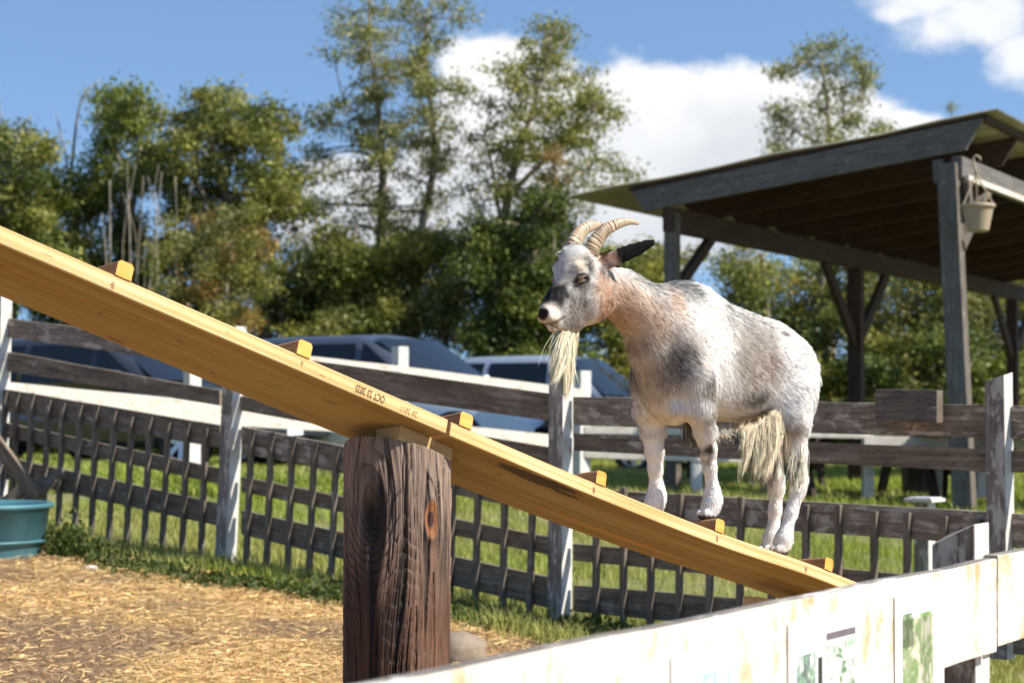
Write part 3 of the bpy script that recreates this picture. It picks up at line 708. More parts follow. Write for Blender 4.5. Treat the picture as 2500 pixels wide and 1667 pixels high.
rings = zz * 17 + g * 3.0 + 3.6 * (fbm(ws * 9, zz * 2.4, seed=51) - .5) + 1.5 * (fbm(ws * 34, zz * 7, seed=52, o=3) - .5) + .25 * (fbm(ws * 170, zz * 10, seed=57, o=2) - .5)
fr = rings - np.floor(rings); amp = np.clip((fbm(ws * 8, zz * 3, seed=58) - .36) * 4, .1, 1)
step = np.where(fr < .86, fr / .86, (1 - fr) / .14)
fib = fbm(ws * 190, zz * 7, seed=53, o=4); fib2 = fbm(ws * 420, zz * 16, seed=54, o=2); crk_n = fbm(ws * 55, zz * 1.6, seed=55, o=3)
crack = np.clip((.37 - crk_n) * 14, 0, 1); crk2 = fbm(ws * 150, zz * 2.6, seed=66, o=3); crack = np.maximum(crack, .8 * np.clip((.33 - crk2) * 14, 0, 1))
for a, hw, z0, z1 in [(.022, .0016, uz(1500), 9), (.105, .0015, -1, uz(1400)), (-.012, .0010, uz(1400), uz(1120)), (.055, .0010, -1, uz(1480)), (-.10, .001, uz(1330), 9)]:
    cc = np.exp(-((Sx - a - .004 * (fbm(zz * 6, zz * 0 + a * 99, seed=61) - .5) * 2 + .0 * zz) / hw) ** 2) * ((zz > z0) & (zz < z1)); crack = np.maximum(crack, cc)
dk1 = np.sqrt(((Sx - k1[0]) / k1[2]) ** 2 + ((zz - k1[1]) / k1[3]) ** 2); dk2 = np.sqrt(((Sx - k2[0]) / k2[2]) ** 2 + ((zz - k2[1]) / k2[3]) ** 2)
hgt = .0030 * amp * (step - .5) + .0050 * (fib - .5) + .0030 * (fib2 - .5) - .006 * crack - .020 * np.exp(-(dk2 / .75) ** 2) + .004 * np.exp(-((dk1 - 1.2) / .35) ** 2) - .004 * np.exp(-(dk1 / .6) ** 2)
hgt += .003 * (fbm(np.cos(TH) * 1.3 + 5, np.sin(TH) * 1.3 + 5, zz * 1.2, seed=56) - .5)
rad = LR + hgt
V = np.stack([LC.x + rad * np.cos(TH), LC.y + rad * np.sin(TH), zz], -1)
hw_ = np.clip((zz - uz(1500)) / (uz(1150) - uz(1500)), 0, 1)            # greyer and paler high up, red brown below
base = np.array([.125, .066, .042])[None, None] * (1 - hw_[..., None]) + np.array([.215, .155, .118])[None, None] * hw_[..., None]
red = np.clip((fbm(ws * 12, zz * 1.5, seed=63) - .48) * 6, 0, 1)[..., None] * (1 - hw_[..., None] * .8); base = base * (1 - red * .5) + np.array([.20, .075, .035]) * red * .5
blotch_shade = np.clip((fbm(Sx * 14, zz * 3, seed=64) - .5) * 6 + np.clip((-Sx - .0) * 10, 0, .8) * (1 - hw_), 0, 1)[..., None]; base = base * (1 - blotch_shade * .6)  # random dark blotches, plus shade painted down the left side
val = (.62 + .55 * fib + .25 * (step - .5) * amp + .25 * (fib2 - .5))[..., None]; C = base * val * 1.15
C = C * (1 - .8 * crack[..., None]); gl = np.clip((fib - .62) * 7, 0, 1)[..., None] * hw_[..., None]; C = C * (1 - gl * .6) + np.array([.40, .32, .25]) * gl * .6
C = C * (1 - .55 * (np.exp(-((fr - .93) / .06) ** 2) * amp)[..., None])
kr = np.clip(1.25 - dk1, 0, 1)[..., None]; kr = np.clip(kr * 5, 0, 1); ringk = (.5 + .5 * np.sin(dk1 * 26 + 2 * fib))[..., None]
C = C * (1 - kr) + kr * (np.array([.30, .12, .045]) * (.55 + .45 * ringk)); core = np.clip((.62 - dk1) * 5, 0, 1)[..., None]; C = C * (1 - core) + core * np.array([.035, .012, .01]) * (.6 + 1.2 * fib2[..., None])
C = C * (1 - .85 * np.clip((1.15 - dk2) * 1.4, 0, 1)[..., None])
i = np.arange(nth * nz).reshape(nz, nth); f = np.stack([i[:-1], np.roll(i, -1, 1)[:-1], np.roll(i, -1, 1)[1:], i[1:]], -1).reshape(-1, 4)
V = V.reshape(-1, 3); C = np.clip(C.reshape(-1, 3), .004, 1); topc = np.array([[LC.x, LC.y, z_top(LC.x, LC.y)]]); V = np.concatenate([V, topc]); C = np.concatenate([C, [[.12, .08, .055]]])
ft = np.stack([i[-1], np.roll(i[-1], -1), np.full(nth, len(V) - 1)], -1)
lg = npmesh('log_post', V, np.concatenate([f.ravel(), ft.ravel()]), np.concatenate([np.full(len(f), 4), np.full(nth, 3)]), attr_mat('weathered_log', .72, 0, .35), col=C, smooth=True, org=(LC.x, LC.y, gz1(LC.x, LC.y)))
tag(lg, 'thick upright brown log with knots and a long crack carrying the ramp joint', 'log post')

# ------------------------------------------------------------------ near rail, running away to the right
nd = Vector((.6145, 1, 0)).normalized(); NR = Plane(P(2435, HOR, 4.0), math.atan2(nd.y, nd.x))
nf = empty('near_fence', (NR.p.x, NR.p.y, 0), 'out of focus white board fence with peeling paint crossing the lower right corner', 'fence')
def nboard(uL, tL, bL, uR, tR, bR, off=0, name='board'):
    mb = MB(); A = [NR.at(uL, tL, off), NR.at(uR, tR, off)]; B = [NR.at(uL, bL, off), NR.at(uR, bR, off)]; bk = -NR.n * .03
    nseg = 30; T = [A[0].lerp(A[1], i / nseg) for i in range(nseg + 1)]; Bt = [B[0].lerp(B[1], i / nseg) for i in range(nseg + 1)]; L = nd
    for i in range(nseg + 1):
        T[i] = T[i] + Vector((0, 0, .004 * (float(vn(i * .55, uL)) - .5))); Bt[i] = Bt[i] + Vector((0, 0, .010 * (float(vn(i * .6, uL + 9)) - .5)))
    for i in range(nseg):
        mb.poly([Bt[i], Bt[i + 1], T[i + 1], T[i]], L, 0); mb.poly([Bt[i] + bk, T[i] + bk, T[i + 1] + bk, Bt[i + 1] + bk], L, 0)
        mb.poly([T[i], T[i + 1], T[i + 1] + bk, T[i] + bk], L, 1); mb.poly([Bt[i], Bt[i] + bk, Bt[i + 1] + bk, Bt[i + 1]], L, 1)
    mb.poly([Bt[0], T[0], T[0] + bk, Bt[0] + bk], L, 1); mb.poly([Bt[-1], Bt[-1] + bk, T[-1] + bk, T[-1]], L, 1)
    return mb.build(name, [M['near_board'], M['near_top']], nf, bevel=.003)
t0 = NR.at(2435, 1366); b0 = t0 - Vector((0, 0, .184))
def zline(u, z):                      # row where height z is seen in column u on the near plane
    r = ray(u, HOR); p = NR.at(u, HOR); return HOR + (CZ - z) * FPX / p.y
tz = t0.z; nboard(-1400, zline(-1400, tz), zline(-1400, tz - .187), 2434, zline(2434, tz), zline(2434, tz - .187))
nboard(2437, zline(2437, tz + .006), zline(2437, tz - .178), 3600, zline(3600, tz + .004), zline(3600, tz - .18))
def npost(u, vt, w=.09, off=-.031):
    top = NR.at(u, vt, off); mb = MB(); zb_ = gz1(top.x, top.y) - .1
    cs = [Vector((0, 0, 0)), nd * w, nd * w - NR.n * w, -NR.n * w]; A = [Vector((top.x, top.y, zb_)) + c for c in cs]; B = [top + c for c in cs]; B[3] = B[3] - Vector((0, 0, .045)); B[2] = B[2] - Vector((0, 0, .03))
    mb.hexa(A, B, Vector((0, 0, 1)), 0, {3: 1, 'b': 1}); mb.build('post', [M['post_white'], M['rail_pale']], nf, bevel=.004)
npost(2380, 1278)
lo = zline(-1400, tz - .45); nboard(-1400, zline(-1400, tz - .45), zline(-1400, tz - .63), 2434, zline(2434, tz - .45), zline(2434, tz - .63))
# pictures pinned to the board: sheets with small printed photographs
def sheet(uL, uR, vt, w, h, label, pics, name='printed_sheet'):
    p0 = NR.at(uL, vt, .0035); root = empty(name, tuple(p0 - Vector((0, 0, h))), label, 'printed sheet')
    up = Vector((0, 0, 1)); n_ = NR.n
    def rect(x, z, w_, h_, off, mat, nm, rot=0):
        mb = MB(); o_ = p0 + nd * x - up * z + n_ * off; q = [o_, o_ + nd * w_ + up * rot, o_ + nd * w_ - up * h_ + up * rot, o_ - up * h_]
        mb.hexa([x_ - n_ * .0006 for x_ in q], q, n_); return mb.build(nm, mat, root)
    rect(0, 0, w, h, 0, M['paper'], 'sheet')
    for (x, z, w_, h_, c1_, c2_, c3_) in pics:
        m, t, b = newmat('print'); tcn = t.nodes.new('ShaderNodeTexCoord'); nn = tnoise(t, mapping(t, tcn.outputs['Generated'], (3, 3, 4)), 1, 4, .6, .5)
        t.links.new(ramp(t, nn, [(.38, c1_), (.5, c2_), (.62, c3_)]), b.inputs['Base Color']); b.inputs['Roughness'].default_value = .35
        rect(x, z, w_, h_, .0008, m, 'print')
M['paper'] = plain('laminated_paper', (.78, .81, .84), .3, 0, .03, 5)
wht = (.8, .8, .78); gr = (.10, .24, .09); gb = (.28, .27, .25)
def zrow(u, v): return v
sheet(1640, 0, 1600, .21, .27, 'white sheet with a pale blue print pinned leftmost on the near white board', [(.04, .035, .15, .20, (.30, .52, .66), (.45, .66, .76), (.62, .74, .78))])
sheet(1925, 0, 1520, .30, .27, 'white sheet with two small framed pictures pinned in the middle of the near board', [(.03, .055, .075, .10, (.12, .11, .13), (.16, .30, .20), wht), (.115, .065, .018, .05, (.02, .02, .02), (.03, .03, .03), (.05, .05, .05)), (.15, .03, .125, .012, (.12, .10, .12), (.15, .12, .14), (.2, .16, .18)), (.15, .045, .125, .085, (.12, .22, .12), wht, (.20, .36, .22)), (.05, .165, .20, .08, (.42, .30, .16), (.55, .43, .26), (.62, .50, .35))])
sheet(2185, 0, 1455, .25, .27, 'white sheet with a green and red garden print pinned rightmost on the near board', [(.035, .045, .155, .21, (.62, .58, .45), (.14, .24, .08), (.55, .52, .42)), (.035, .035, .05, .06, (.05, .12, .05), (.10, .2, .08), (.4, .45, .35)), (.085, .07, .03, .025, (.5, .06, .06), (.6, .12, .1), (.5, .2, .15)), (.125, .04, .055, .15, (.08, .20, .04), (.16, .34, .08), (.3, .45, .18))])

# ------------------------------------------------------------------ open timber pavilion
PF = Plane(P(2320, HOR, 18.0), R(-28)); sdv = Vector((.469, .883, 0)).normalized()
pav = empty('pavilion', (PF.p.x, PF.p.y, gz1(PF.p.x, PF.p.y)), 'open sided dark timber shelter with sloping corrugated roof at the right', 'pavilion')
def ppost(pt, ztop, w, lean=(0, 0), nm='post', mats=('grey_timber', 'old_timber')):
    mb = MB(); zb_ = gz1(pt.x, pt.y) - .05; d_, n_ = PF.d, PF.n
    cs = [d_ * (-w / 2) + n_ * (w / 2), d_ * (w / 2) + n_ * (w / 2), d_ * (w / 2) - n_ * (w / 2), d_ * (-w / 2) - n_ * (w / 2)]
    A = [Vector((pt.x, pt.y, zb_)) + c for c in cs]; B = [Vector((pt.x + lean[0], pt.y, ztop)) + c for c in cs]
    mb.hexa(A, B, Vector((0, 0, 1)), 0, {1: 1}); mb.build(nm, [M[mats[0]], M[mats[1]]], pav, bevel=.005)
p1 = PF.at(1641, 520); p2 = PF.at(2345, 400)
ppost(Vector((p1.x, p1.y)), p1.z, .125)
ppost(Vector((p2.x + .02, p2.y)), p2.z, .175, (-.13, 0))
def side_at(u, base, v):             # point where column u meets the vertical plane through base along the side
    return Plane(base, math.atan2(sdv.y, sdv.x)).at(u, v)
zb1 = PF.at(1660, 566).z; zt1 = PF.at(1660, 508).z
bs = Vector((p1.x, p1.y, 0)); be = bs + sdv * 15
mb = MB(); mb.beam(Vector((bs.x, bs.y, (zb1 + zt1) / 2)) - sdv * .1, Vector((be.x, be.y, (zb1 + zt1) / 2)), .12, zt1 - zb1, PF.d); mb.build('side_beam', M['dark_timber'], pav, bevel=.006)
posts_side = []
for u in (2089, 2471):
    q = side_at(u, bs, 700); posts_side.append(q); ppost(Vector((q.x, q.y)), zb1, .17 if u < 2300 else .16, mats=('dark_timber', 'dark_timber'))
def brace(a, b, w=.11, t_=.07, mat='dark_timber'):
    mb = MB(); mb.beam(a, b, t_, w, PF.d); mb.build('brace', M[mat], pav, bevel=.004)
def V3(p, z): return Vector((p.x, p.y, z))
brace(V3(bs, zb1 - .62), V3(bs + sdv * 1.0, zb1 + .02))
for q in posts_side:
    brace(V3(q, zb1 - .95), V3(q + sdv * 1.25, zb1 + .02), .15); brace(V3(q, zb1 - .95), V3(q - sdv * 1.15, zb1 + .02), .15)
# high side
zh_t = PF.at(2330, 384).z; zh_b = PF.at(2330, 436).z; hs = Vector((p2.x - .02, p2.y, 0))
mb = MB(); mb.beam(V3(hs - sdv * .05, (zh_t + zh_b) / 2), V3(hs + sdv * 15, (zh_t + zh_b) / 2), .10, zh_t - zh_b, PF.d); mb.build('side_beam', M['grey_timber'], pav, bevel=.006)
mb = MB(); mb.beam(V3(hs + PF.d * .08 - sdv * .0, zh_b - .0), V3(hs + PF.d * .08 + sdv * 15, zh_b - .0), .035, .05, PF.d); mb.build('lit_edge_strip', M['white_board'], pav)  # white strip added to paint the sunlit bottom edge of the beam
ppost(Vector((hs + sdv * 7.5)[:2] + (0,)) if False else Vector(((hs + sdv * 7.5).x, (hs + sdv * 7.5).y)), zh_b, .17)
mb = MB(); a_ = PF.at(2362, 445, 0) + PF.d * 0; mb.beam(Vector((a_.x, a_.y, PF.at(2320, 447).z)), Vector((a_.x + .02, a_.y, PF.at(2320, 524).z)), .05, .10, PF.d); mb.build('post_block', M['old_timber'], pav, bevel=.004)
brace(V3(hs + PF.d * .02, PF.at(2350, 600).z), V3(hs + PF.d * .02 + sdv * .9, zh_b), .10, .07, 'old_timber')
mb = MB(); q = [PF.at(2276, 392, .09), PF.at(2300, 388, .09), PF.at(2300, 446, .09), PF.at(2279, 446, .09)]; mb.hexa([x - PF.n * .03 for x in q][::-1], q[::-1], Vector((0, 0, 1))); mb.build('post_block', M['grey_timber'], pav)
# rake board, rafters
rk = [PF.at(1541, 468, .12), PF.at(2400, 288, .12), PF.at(2357, 366, .12), PF.at(1575, 515, .12)]
def rafter(k, mat, nm, th_):
    q = [x + sdv * k for x in rk]; bk = sdv * th_; mb = MB(); mb.hexa([x + bk for x in q], q, PF.d)
    L = (q[1] - q[0]).normalized(); mb = MB(); of = (random.uniform(0, 30), 0)
    mb.poly(q[::-1], L, 0, of); mb.poly([x + bk for x in q], L, 0, of)
    for i in range(4):
        j = (i + 1) % 4; mb.poly([q[i], q[j], q[j] + bk, q[i] + bk], L, 0, of)
    mb.build(nm, M[mat], pav)
rafter(0, 'grey_timber', 'rake_board', .045)
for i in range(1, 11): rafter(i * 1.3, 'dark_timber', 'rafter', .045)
# corrugated roof sheet
A0 = PF.at(1386, 490, .15); B0 = PF.at(2434, 279, .15); rd = B0 - A0
pl = 14.5; pitch = .09; ns = int(pl / pitch * 6); tt = np.linspace(0, pl, ns); up = Vector((0, 0, 1))
Vr = []; nn_ = 9
for j in range(nn_):
    q = A0 + rd * (j / (nn_ - 1)) + Vector((0, 0, .035))
    sag = .012 * math.sin(j * 1.9)
    zz_ = .014 * np.sin(tt / pitch * 2 * math.pi) + sag
    Vr.append(np.stack([q.x + sdv.x * tt, q.y + sdv.y * tt, q.z + zz_], 1))
Vr = np.concatenate(Vr); i = np.arange(nn_ * ns).reshape(nn_, ns); f = np.stack([i[:-1, :-1], i[1:, :-1], i[1:, 1:], i[:-1, 1:]], -1).reshape(-1, 4)
V2 = Vr + np.array([0, 0, .004]); f2 = f[:, ::-1] + len(Vr)
m_roof = plain('corrugated_roof', (.31, .29, .20), .55, 0, .25, 2)
npmesh('roof', np.concatenate([Vr, V2]), np.concatenate([f, f2]).ravel(), np.full(len(f) * 2, 4), m_roof, smooth=True, parent=pav, org=tuple(pav.location))
# purlins across the rafters
for j in range(8):
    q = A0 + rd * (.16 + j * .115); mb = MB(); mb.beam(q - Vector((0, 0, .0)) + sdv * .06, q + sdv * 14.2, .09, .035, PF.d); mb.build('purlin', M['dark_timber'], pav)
q = [PF.at(1541, 456, .10), PF.at(2412, 277, .10), PF.at(2402, 291, .10), PF.at(1541, 470, .10)]; mb = MB(); mb.hexa([x + sdv * .05 for x in q], q, PF.d); mb.build('fascia_strip', M['dark_timber'], pav)
# hanging pot
pc0 = P(2387, 500, 17.6); pot = empty('hanging_pot', tuple(pc0 - Vector((0, 0, .25))), 'empty beige plastic flower pot hanging from the pavilion by its wire hook', 'flower pot')
m_pot = plain('beige_plastic', (.36, .28, .185), .5, 0, .06, 8)
r_ = .152; hgt_ = .24; prof = [(0, -hgt_), (r_ * .56, -hgt_), (r_ * .60, -hgt_ + .01)]
for k in range(12):
    z = -hgt_ + .015 + k * .016; rr = r_ * (.61 + .33 * (z + hgt_) / hgt_); prof += [(rr, z), (rr + .0025, z + .006), (rr, z + .012)]
prof += [(r_ * .94, -.03), (r_ * 1.0, -.028), (r_ * 1.02, .0), (r_ * .97, .004), (r_ * .9, -.02), (r_ * .55, -hgt_ + .02), (0, -hgt_ + .02)]
mb = MB(); mb.lathe(prof, pc0, 40); mb.build('pot', m_pot, pot, smooth=True)
hk = P(2383, 425, 17.6); mb = MB()
for a in (200, 320, 80):
    e = pc0 + Vector((math.cos(R(a)) * r_ * .97, math.sin(R(a)) * r_ * .97, 0)); mb.tube([e, e.lerp(hk, .5), hk], .007, 6)
mb.build('hanger_strap', m_pot, pot)
mb = MB(); top = P(2384, 380, 17.6); pts = [hk, hk + Vector((-.01, 0, .05)), top + Vector((-.025, 0, -.05)), top + Vector((-.028, 0, -.02)), top, top + Vector((.028, 0, -.015)), top + Vector((.036, 0, -.05))]; mb.tube(pts, [.014, .013, .01, .01, .01, .01, .008], 8); mb.build('hook', m_pot, pot, smooth=True)
mb = MB(); q = P(2404, 486, 17.55); mb.beam(q + Vector((-.02, 0, -.04)), q + Vector((.05, 0, .055)), .035, .004, Vector((1, 0, -.4))); mb.build('plant_tag', m_pot, pot)

# picnic tables under the roof
def picnic(u, Y, yaw, label):
    c = P(u, HOR, Y); z0 = gz1(c.x, c.y); o = empty('picnic_table', (c.x, c.y, z0), label, 'picnic table', 'picnic tables under the pavilion')
    a = Vector((math.cos(yaw), math.sin(yaw), 0)); b_ = Vector((-a.y, a.x, 0)); c0 = Vector((c.x, c.y, z0))
    for nm, off, z, w in (('tabletop', 0, .75, .76), ('bench', .72, .45, .27), ('bench', -.72, .45, .27)):
        mb = MB(); nb = max(2, round(w / .14))
        for k in range(nb):
            y_ = off + (k - (nb - 1) / 2) * (w / nb); mb.beam(c0 + b_ * y_ + Vector((0, 0, z)) - a * .92, c0 + b_ * y_ + Vector((0, 0, z)) + a * .92, w / nb - .006, .04, b_)
        mb.build(nm, M['old_timber'], o)
    for e in (-.62, .62):
        for s_ in (-1, 1):
            mb = MB(); mb.beam(c0 + a * e + b_ * (s_ * .70), c0 + a * e + b_ * (s_ * .28) + Vector((0, 0, .73)), .045, .14, a); mb.build('leg', M['dark_timber'], o)
        mb = MB(); mb.beam(c0 + a * (e + .05) + b_ * -.80 + Vector((0, 0, .39)), c0 + a * (e + .05) + b_ * .80 + Vector((0, 0, .39)), .045, .12, a); mb.build('crossbar', M['dark_timber'], o)
        mb = MB(); mb.beam(c0 + a * (e + .02) + Vector((0, 0, .36)), c0 + a * e * .15 + Vector((0, 0, .70)), .09, .04, b_); mb.build('strut', M['dark_timber'], o)
picnic(2070, 19.6, R(12), 'dark wooden picnic table seen between the goat and the nearest pavilion post')
picnic(2480, 18.9, R(-8), 'dark wooden picnic table at the right edge behind the capped fence post')
picnic(1840, 22.5, R(5), 'dark wooden picnic table furthest back, seen behind the goat')
# black bin
bc = P(2253, HOR, 20.6); bz = gz1(bc.x, bc.y); bn = empty('trash_bin', (bc.x, bc.y, bz), 'black rounded bin standing under the pavilion beside the picnic table', 'bin')
m_bin = plain('black_plastic', (.008, .010, .013), .35, 0, .2, 6)
mb = MB(); mb.lathe([(0, 0), (.20, 0), (.215, .03), (.245, .52), (.25, .54), (0, .54)], (bc.x, bc.y, bz), 28); mb.build('bin_body', m_bin, bn, smooth=False)
mb = MB(); mb.lathe([(.26, .53), (.27, .55), (.262, .575), (.18, .63), (0, .65)], (bc.x, bc.y, bz), 28); mb.build('lid', m_bin, bn, smooth=True)
# short capped post just behind the picket fence
cp = P(2257, 1225, 10.4); cpo = empty('capped_post', (cp.x, cp.y, gz1(cp.x, cp.y)), 'short grey post with a flat pale cap plate just behind the picket fence', 'post')
mb = MB(); w = .085; d_, n_ = FEN.d, FEN.n; cs = [d_ * (-w / 2) + n_ * (w / 2), d_ * (w / 2) + n_ * (w / 2), d_ * (w / 2) - n_ * (w / 2), d_ * (-w / 2) - n_ * (w / 2)]
mb.hexa([Vector((cp.x, cp.y, gz1(cp.x, cp.y) - .05)) + c for c in cs], [Vector((cp.x, cp.y, cp.z)) + c for c in cs], Vector((0, 0, 1)), 0, {1: 1}); mb.build('post', [M['post_grey'], M['post_white']], cpo, bevel=.003)
mb = MB(); mb.hexa([Vector((cp.x, cp.y, cp.z + .001)) + c * 1.9 for c in cs], [Vector((cp.x, cp.y, cp.z + .02)) + c * 1.9 for c in cs], Vector((1, 0, 0))); mb.build('cap', [M['white_board']], cpo, bevel=.003)
mb = MB(); mb.hexa([Vector((cp.x, cp.y, cp.z + .0215)) + c * 1.6 for c in cs], [Vector((cp.x, cp.y, cp.z + .026)) + c * 1.55 for c in cs], Vector((1, 0, 0))); mb.build('dirty_plate', plain('speckled_plate', (.5, .5, .5), .6, 0, .9, 60), cpo)

# ------------------------------------------------------------------ vehicles parked in the field
def paint(name, c, rough=.25, metal=.0):
    m, t, b = newmat(name); b.inputs['Base Color'].default_value = (*c, 1); b.inputs['Roughness'].default_value = rough; b.inputs['Metallic'].default_value = metal
    b.inputs['Coat Weight'].default_value = .8; b.inputs['Coat Roughness'].default_value = .05; return m
m_glass, t, b = newmat('tinted_glass'); b.inputs['Base Color'].default_value = (.010, .013, .018, 1); b.inputs['Roughness'].default_value = .04; b.inputs['Specular IOR Level'].default_value = .5
m_tyre = plain('tyre_rubber', (.015, .015, .016), .8); m_rim = plain('alloy_rim', (.55, .55, .57), .3, .9, .05); m_blk = plain('black_trim', (.012, .012, .014), .5); 
m_lampw = paint('headlamp_glass', (.7, .72, .75), .1); m_lampr = paint('tail_lamp', (.45, .02, .02), .2)
def car(cx_, cy_, yaw, label, body_c, H=1.72, Ln=4.7, W=1.86, roofc=None, group='vehicles parked in the field', cat='car'):
    z0 = gz1(cx_, cy_); root = empty('parked_car', (cx_, cy_, z0), label, cat, group)
    f_ = Vector((math.cos(yaw), math.sin(yaw), 0)); s_ = Vector((-f_.y, f_.x, 0)); o = Vector((cx_, cy_, z0)); hl = Ln / 2; belt = H * .60
    def T(x, y, z): return o + f_ * x + s_ * y + Vector((0, 0, z))
    def loft(secs, name, mat, smooth=True, parent=root, closed=True):
        V = []; n = len(secs[0]); 
        for s in secs: V += [tuple(T(*p)) for p in s]
        i = np.arange(len(secs) * n).reshape(len(secs), n); f = np.stack([i[:-1], np.roll(i, -1, 1)[:-1], np.roll(i, -1, 1)[1:], i[1:]], -1).reshape(-1, 4)
        fl = list(f.ravel()); ct = [4] * len(f); fl += list(i[0]) + list(i[-1][::-1]); ct += [n, n]
        ob = npmesh(name, np.array(V), fl, ct, mat, smooth=smooth, parent=parent, org=tuple(o)); return ob
    mp = body_c
    def sec(x, zb, zt, hw, tuck=.10, crown=.05):
        y = hw; pts = [(x, -y + tuck, zb), (x, -y + .02, zb + .12), (x, -y - .0, zb + (zt - zb) * .45), (x, -y + .02, zb + (zt - zb) * .8), (x, -y + .09, zt - .02), (x, -y * .6, zt + crown * .7), (x, 0, zt + crown)]
        return pts + [(px, -py, pz) for px, py, pz in pts[-2::-1]]
    xs = [(-hl, .50, .80, W / 2 - .22), (-hl + .07, .34, .98, W / 2 - .10), (-hl + .4, .28, belt - .02, W / 2 - .03), (-hl + 1.0, .26, belt, W / 2), (-.3, .25, belt, W / 2), (hl - 1.55, .25, belt, W / 2), (hl - 1.35, .26, belt, W / 2 - .01),
          (hl - .8, .27, belt - .05, W / 2 - .03), (hl - .35, .28, belt - .13, W / 2 - .07), (hl - .10, .30, belt - .30, W / 2 - .15), (hl, .40, belt - .42, W / 2 - .28)]
    loft([sec(*x) for x in xs], 'body', mp)
    # greenhouse
    def gsec(x, zb, zt, hb, ht): 
        pts = [(x, -hb, zb), (x, -hb * .5 - ht * .5 - .01, (zb + zt) / 2), (x, -ht - .01, zt - .05), (x, -ht + .08, zt), (x, 0, zt + .035)]
        return pts + [(px, -py, pz) for px, py, pz in pts[-2::-1]]
    hb = W / 2 - .06; ht = W / 2 - .26; xf0, xf1 = hl - 1.45, hl - 2.35; xr1, xr0 = -hl + .55, -hl + .15
    G = [gsec(xr0, belt - .04, belt + .03, hb - .05, hb - .12), gsec((xr0 + xr1) / 2, belt - .04, (belt + H) / 2, hb - .02, (hb + ht) / 2), gsec(xr1, belt - .04, H - .07, hb, ht), gsec(xr1 + .5, belt - .04, H - .035, hb, ht), gsec(-.1, belt - .04, H - .03, hb, ht),
         gsec(xf1, belt - .04, H - .07, hb, ht), gsec((xf0 + xf1) / 2, belt - .04, (belt + H) / 2 + .03, hb, (hb + ht) / 2), gsec(xf0, belt - .04, belt + .03, hb - .03, hb - .15)]
    loft(G, 'cabin', roofc or mp)
    def side_y(z): k = (z - belt) / (H - .05 - belt); return hb + (ht - hb) * k + .012
    for sg in (-1, 1):
        zt, zb = H - .13, belt + .06
        def q(name, x0, x1, x2, x3):
            mb = MB(); P4 = [T(x0, sg * side_y(zb), zb), T(x1, sg * side_y(zb), zb), T(x2, sg * side_y(zt), zt), T(x3, sg * side_y(zt), zt)]; nn = Vector(s_) * sg * .012
            mb.hexa([p_ - nn for p_ in P4], P4, f_); mb.build(name, m_glass, root)
        q('side_window', xr0 + .30, xr0 + 1.05, xr0 + 1.12, xr1 + .12); q('side_window', xr0 + 1.15, -.02, -.05, xr0 + 1.22); q('side_window', .08, xf0 - .14, xf1 - .02, .05)
        for wx in (-hl + .95, hl - .93):
            wc = T(wx, sg * (W / 2 - .115), .345); tp = []
            mb = MB(); rr_ = [.345, .345, .33, .22, .22, .345]; wd = [-.10, .09, .11, .11, -.10, -.10]
            base = len(mb.v)
            for r0, d0 in zip(rr_, wd):
                for k in range(32):
                    a = 2 * math.pi * k / 32; mb.v.append(wc + f_ * (r0 * math.cos(a)) + Vector((0, 0, r0 * math.sin(a))) + s_ * sg * d0)
            for i in range(5):
                for k in range(32):
                    k2 = (k + 1) % 32; mb.f.append((i * 32 + k, i * 32 + k2, (i + 1) * 32 + k2, (i + 1) * 32 + k)); mb.uv += [(0, 0)] * 4; mb.m.append(0)
            wh = mb.build('wheel', m_tyre, root, smooth=True); 
            mb = MB(); 
            for k in range(8):
                a = 2 * math.pi * k / 8; mb.beam(wc + s_ * sg * .08, wc + f_ * (.21 * math.cos(a)) + Vector((0, 0, .21 * math.sin(a))) + s_ * sg * .10, .06, .02, s_.cross(f_ * math.cos(a) + Vector((0, 0, math.sin(a)))))
            mb.tube([wc + f_ * (.225 * math.cos(a_)) + Vector((0, 0, .225 * math.sin(a_))) + s_ * sg * .10 for a_ in np.linspace(0, 2 * math.pi, 25)], .014, 6, cap=False)
            rim = mb.build('rim', m_rim, wh)
            # dark arch
            mb = MB(); mb.tube([wc + f_ * (.40 * math.cos(a_)) + Vector((0, 0, .40 * math.sin(a_))) + s_ * sg * .075 for a_ in np.linspace(-.2, math.pi + .2, 17)], .035, 8); mb.build('wheel_arch', m_blk, root, smooth=True)
        mb = MB(); mc = T(xf0 - .35, sg * (W / 2 + .12), belt + .12); V_ = []
        mb.tube([mc - f_ * .07 - s_ * sg * .1, mc, mc + f_ * .04 + s_ * sg * .03], [.05, .085, .03], 10); mb.build('mirror', mp, root, smooth=True)
        mb = MB(); mb.beam(T(hl - .22, sg * (W / 2 - .33), belt - .30), T(hl - .42, sg * (W / 2 - .105), belt - .27), .06, .13, f_); mb.build('headlight', m_lampw, root, bevel=.02)
        mb = MB(); mb.beam(T(-hl + .06, sg * (W / 2 - .30), belt - .18), T(-hl + .22, sg * (W / 2 - .09), belt - .16), .06, .22, f_); mb.build('tail_light', m_lampr, root, bevel=.02)
    # windshield and rear glass slightly proud of the cabin
    def ws(xa, xb, name):
        sgn = 1 if xa > xb else -1; za, zb_ = belt + .06, H - .09; k0 = .10; k1_ = .97
        xA = xa + (xb - xa) * .07; xB = xa + (xb - xa) * .93; off = Vector(f_) * .03 * sgn + Vector((0, 0, .025)); V = []
        nn = 7; P_ = []
        for i in range(nn):
            t_ = -1 + 2 * i / (nn - 1); bow = .05 * (1 - t_ * t_)
            P_.append((T(xA + bow * sgn, t_ * (hb - .16), za) + off, T(xB + bow * sgn, t_ * (ht - .04), zb_) + off))
        mb = MB()
        for (a, b2), (c, d) in zip(P_[:-1], P_[1:]): mb.poly([a, c, d, b2], s_)
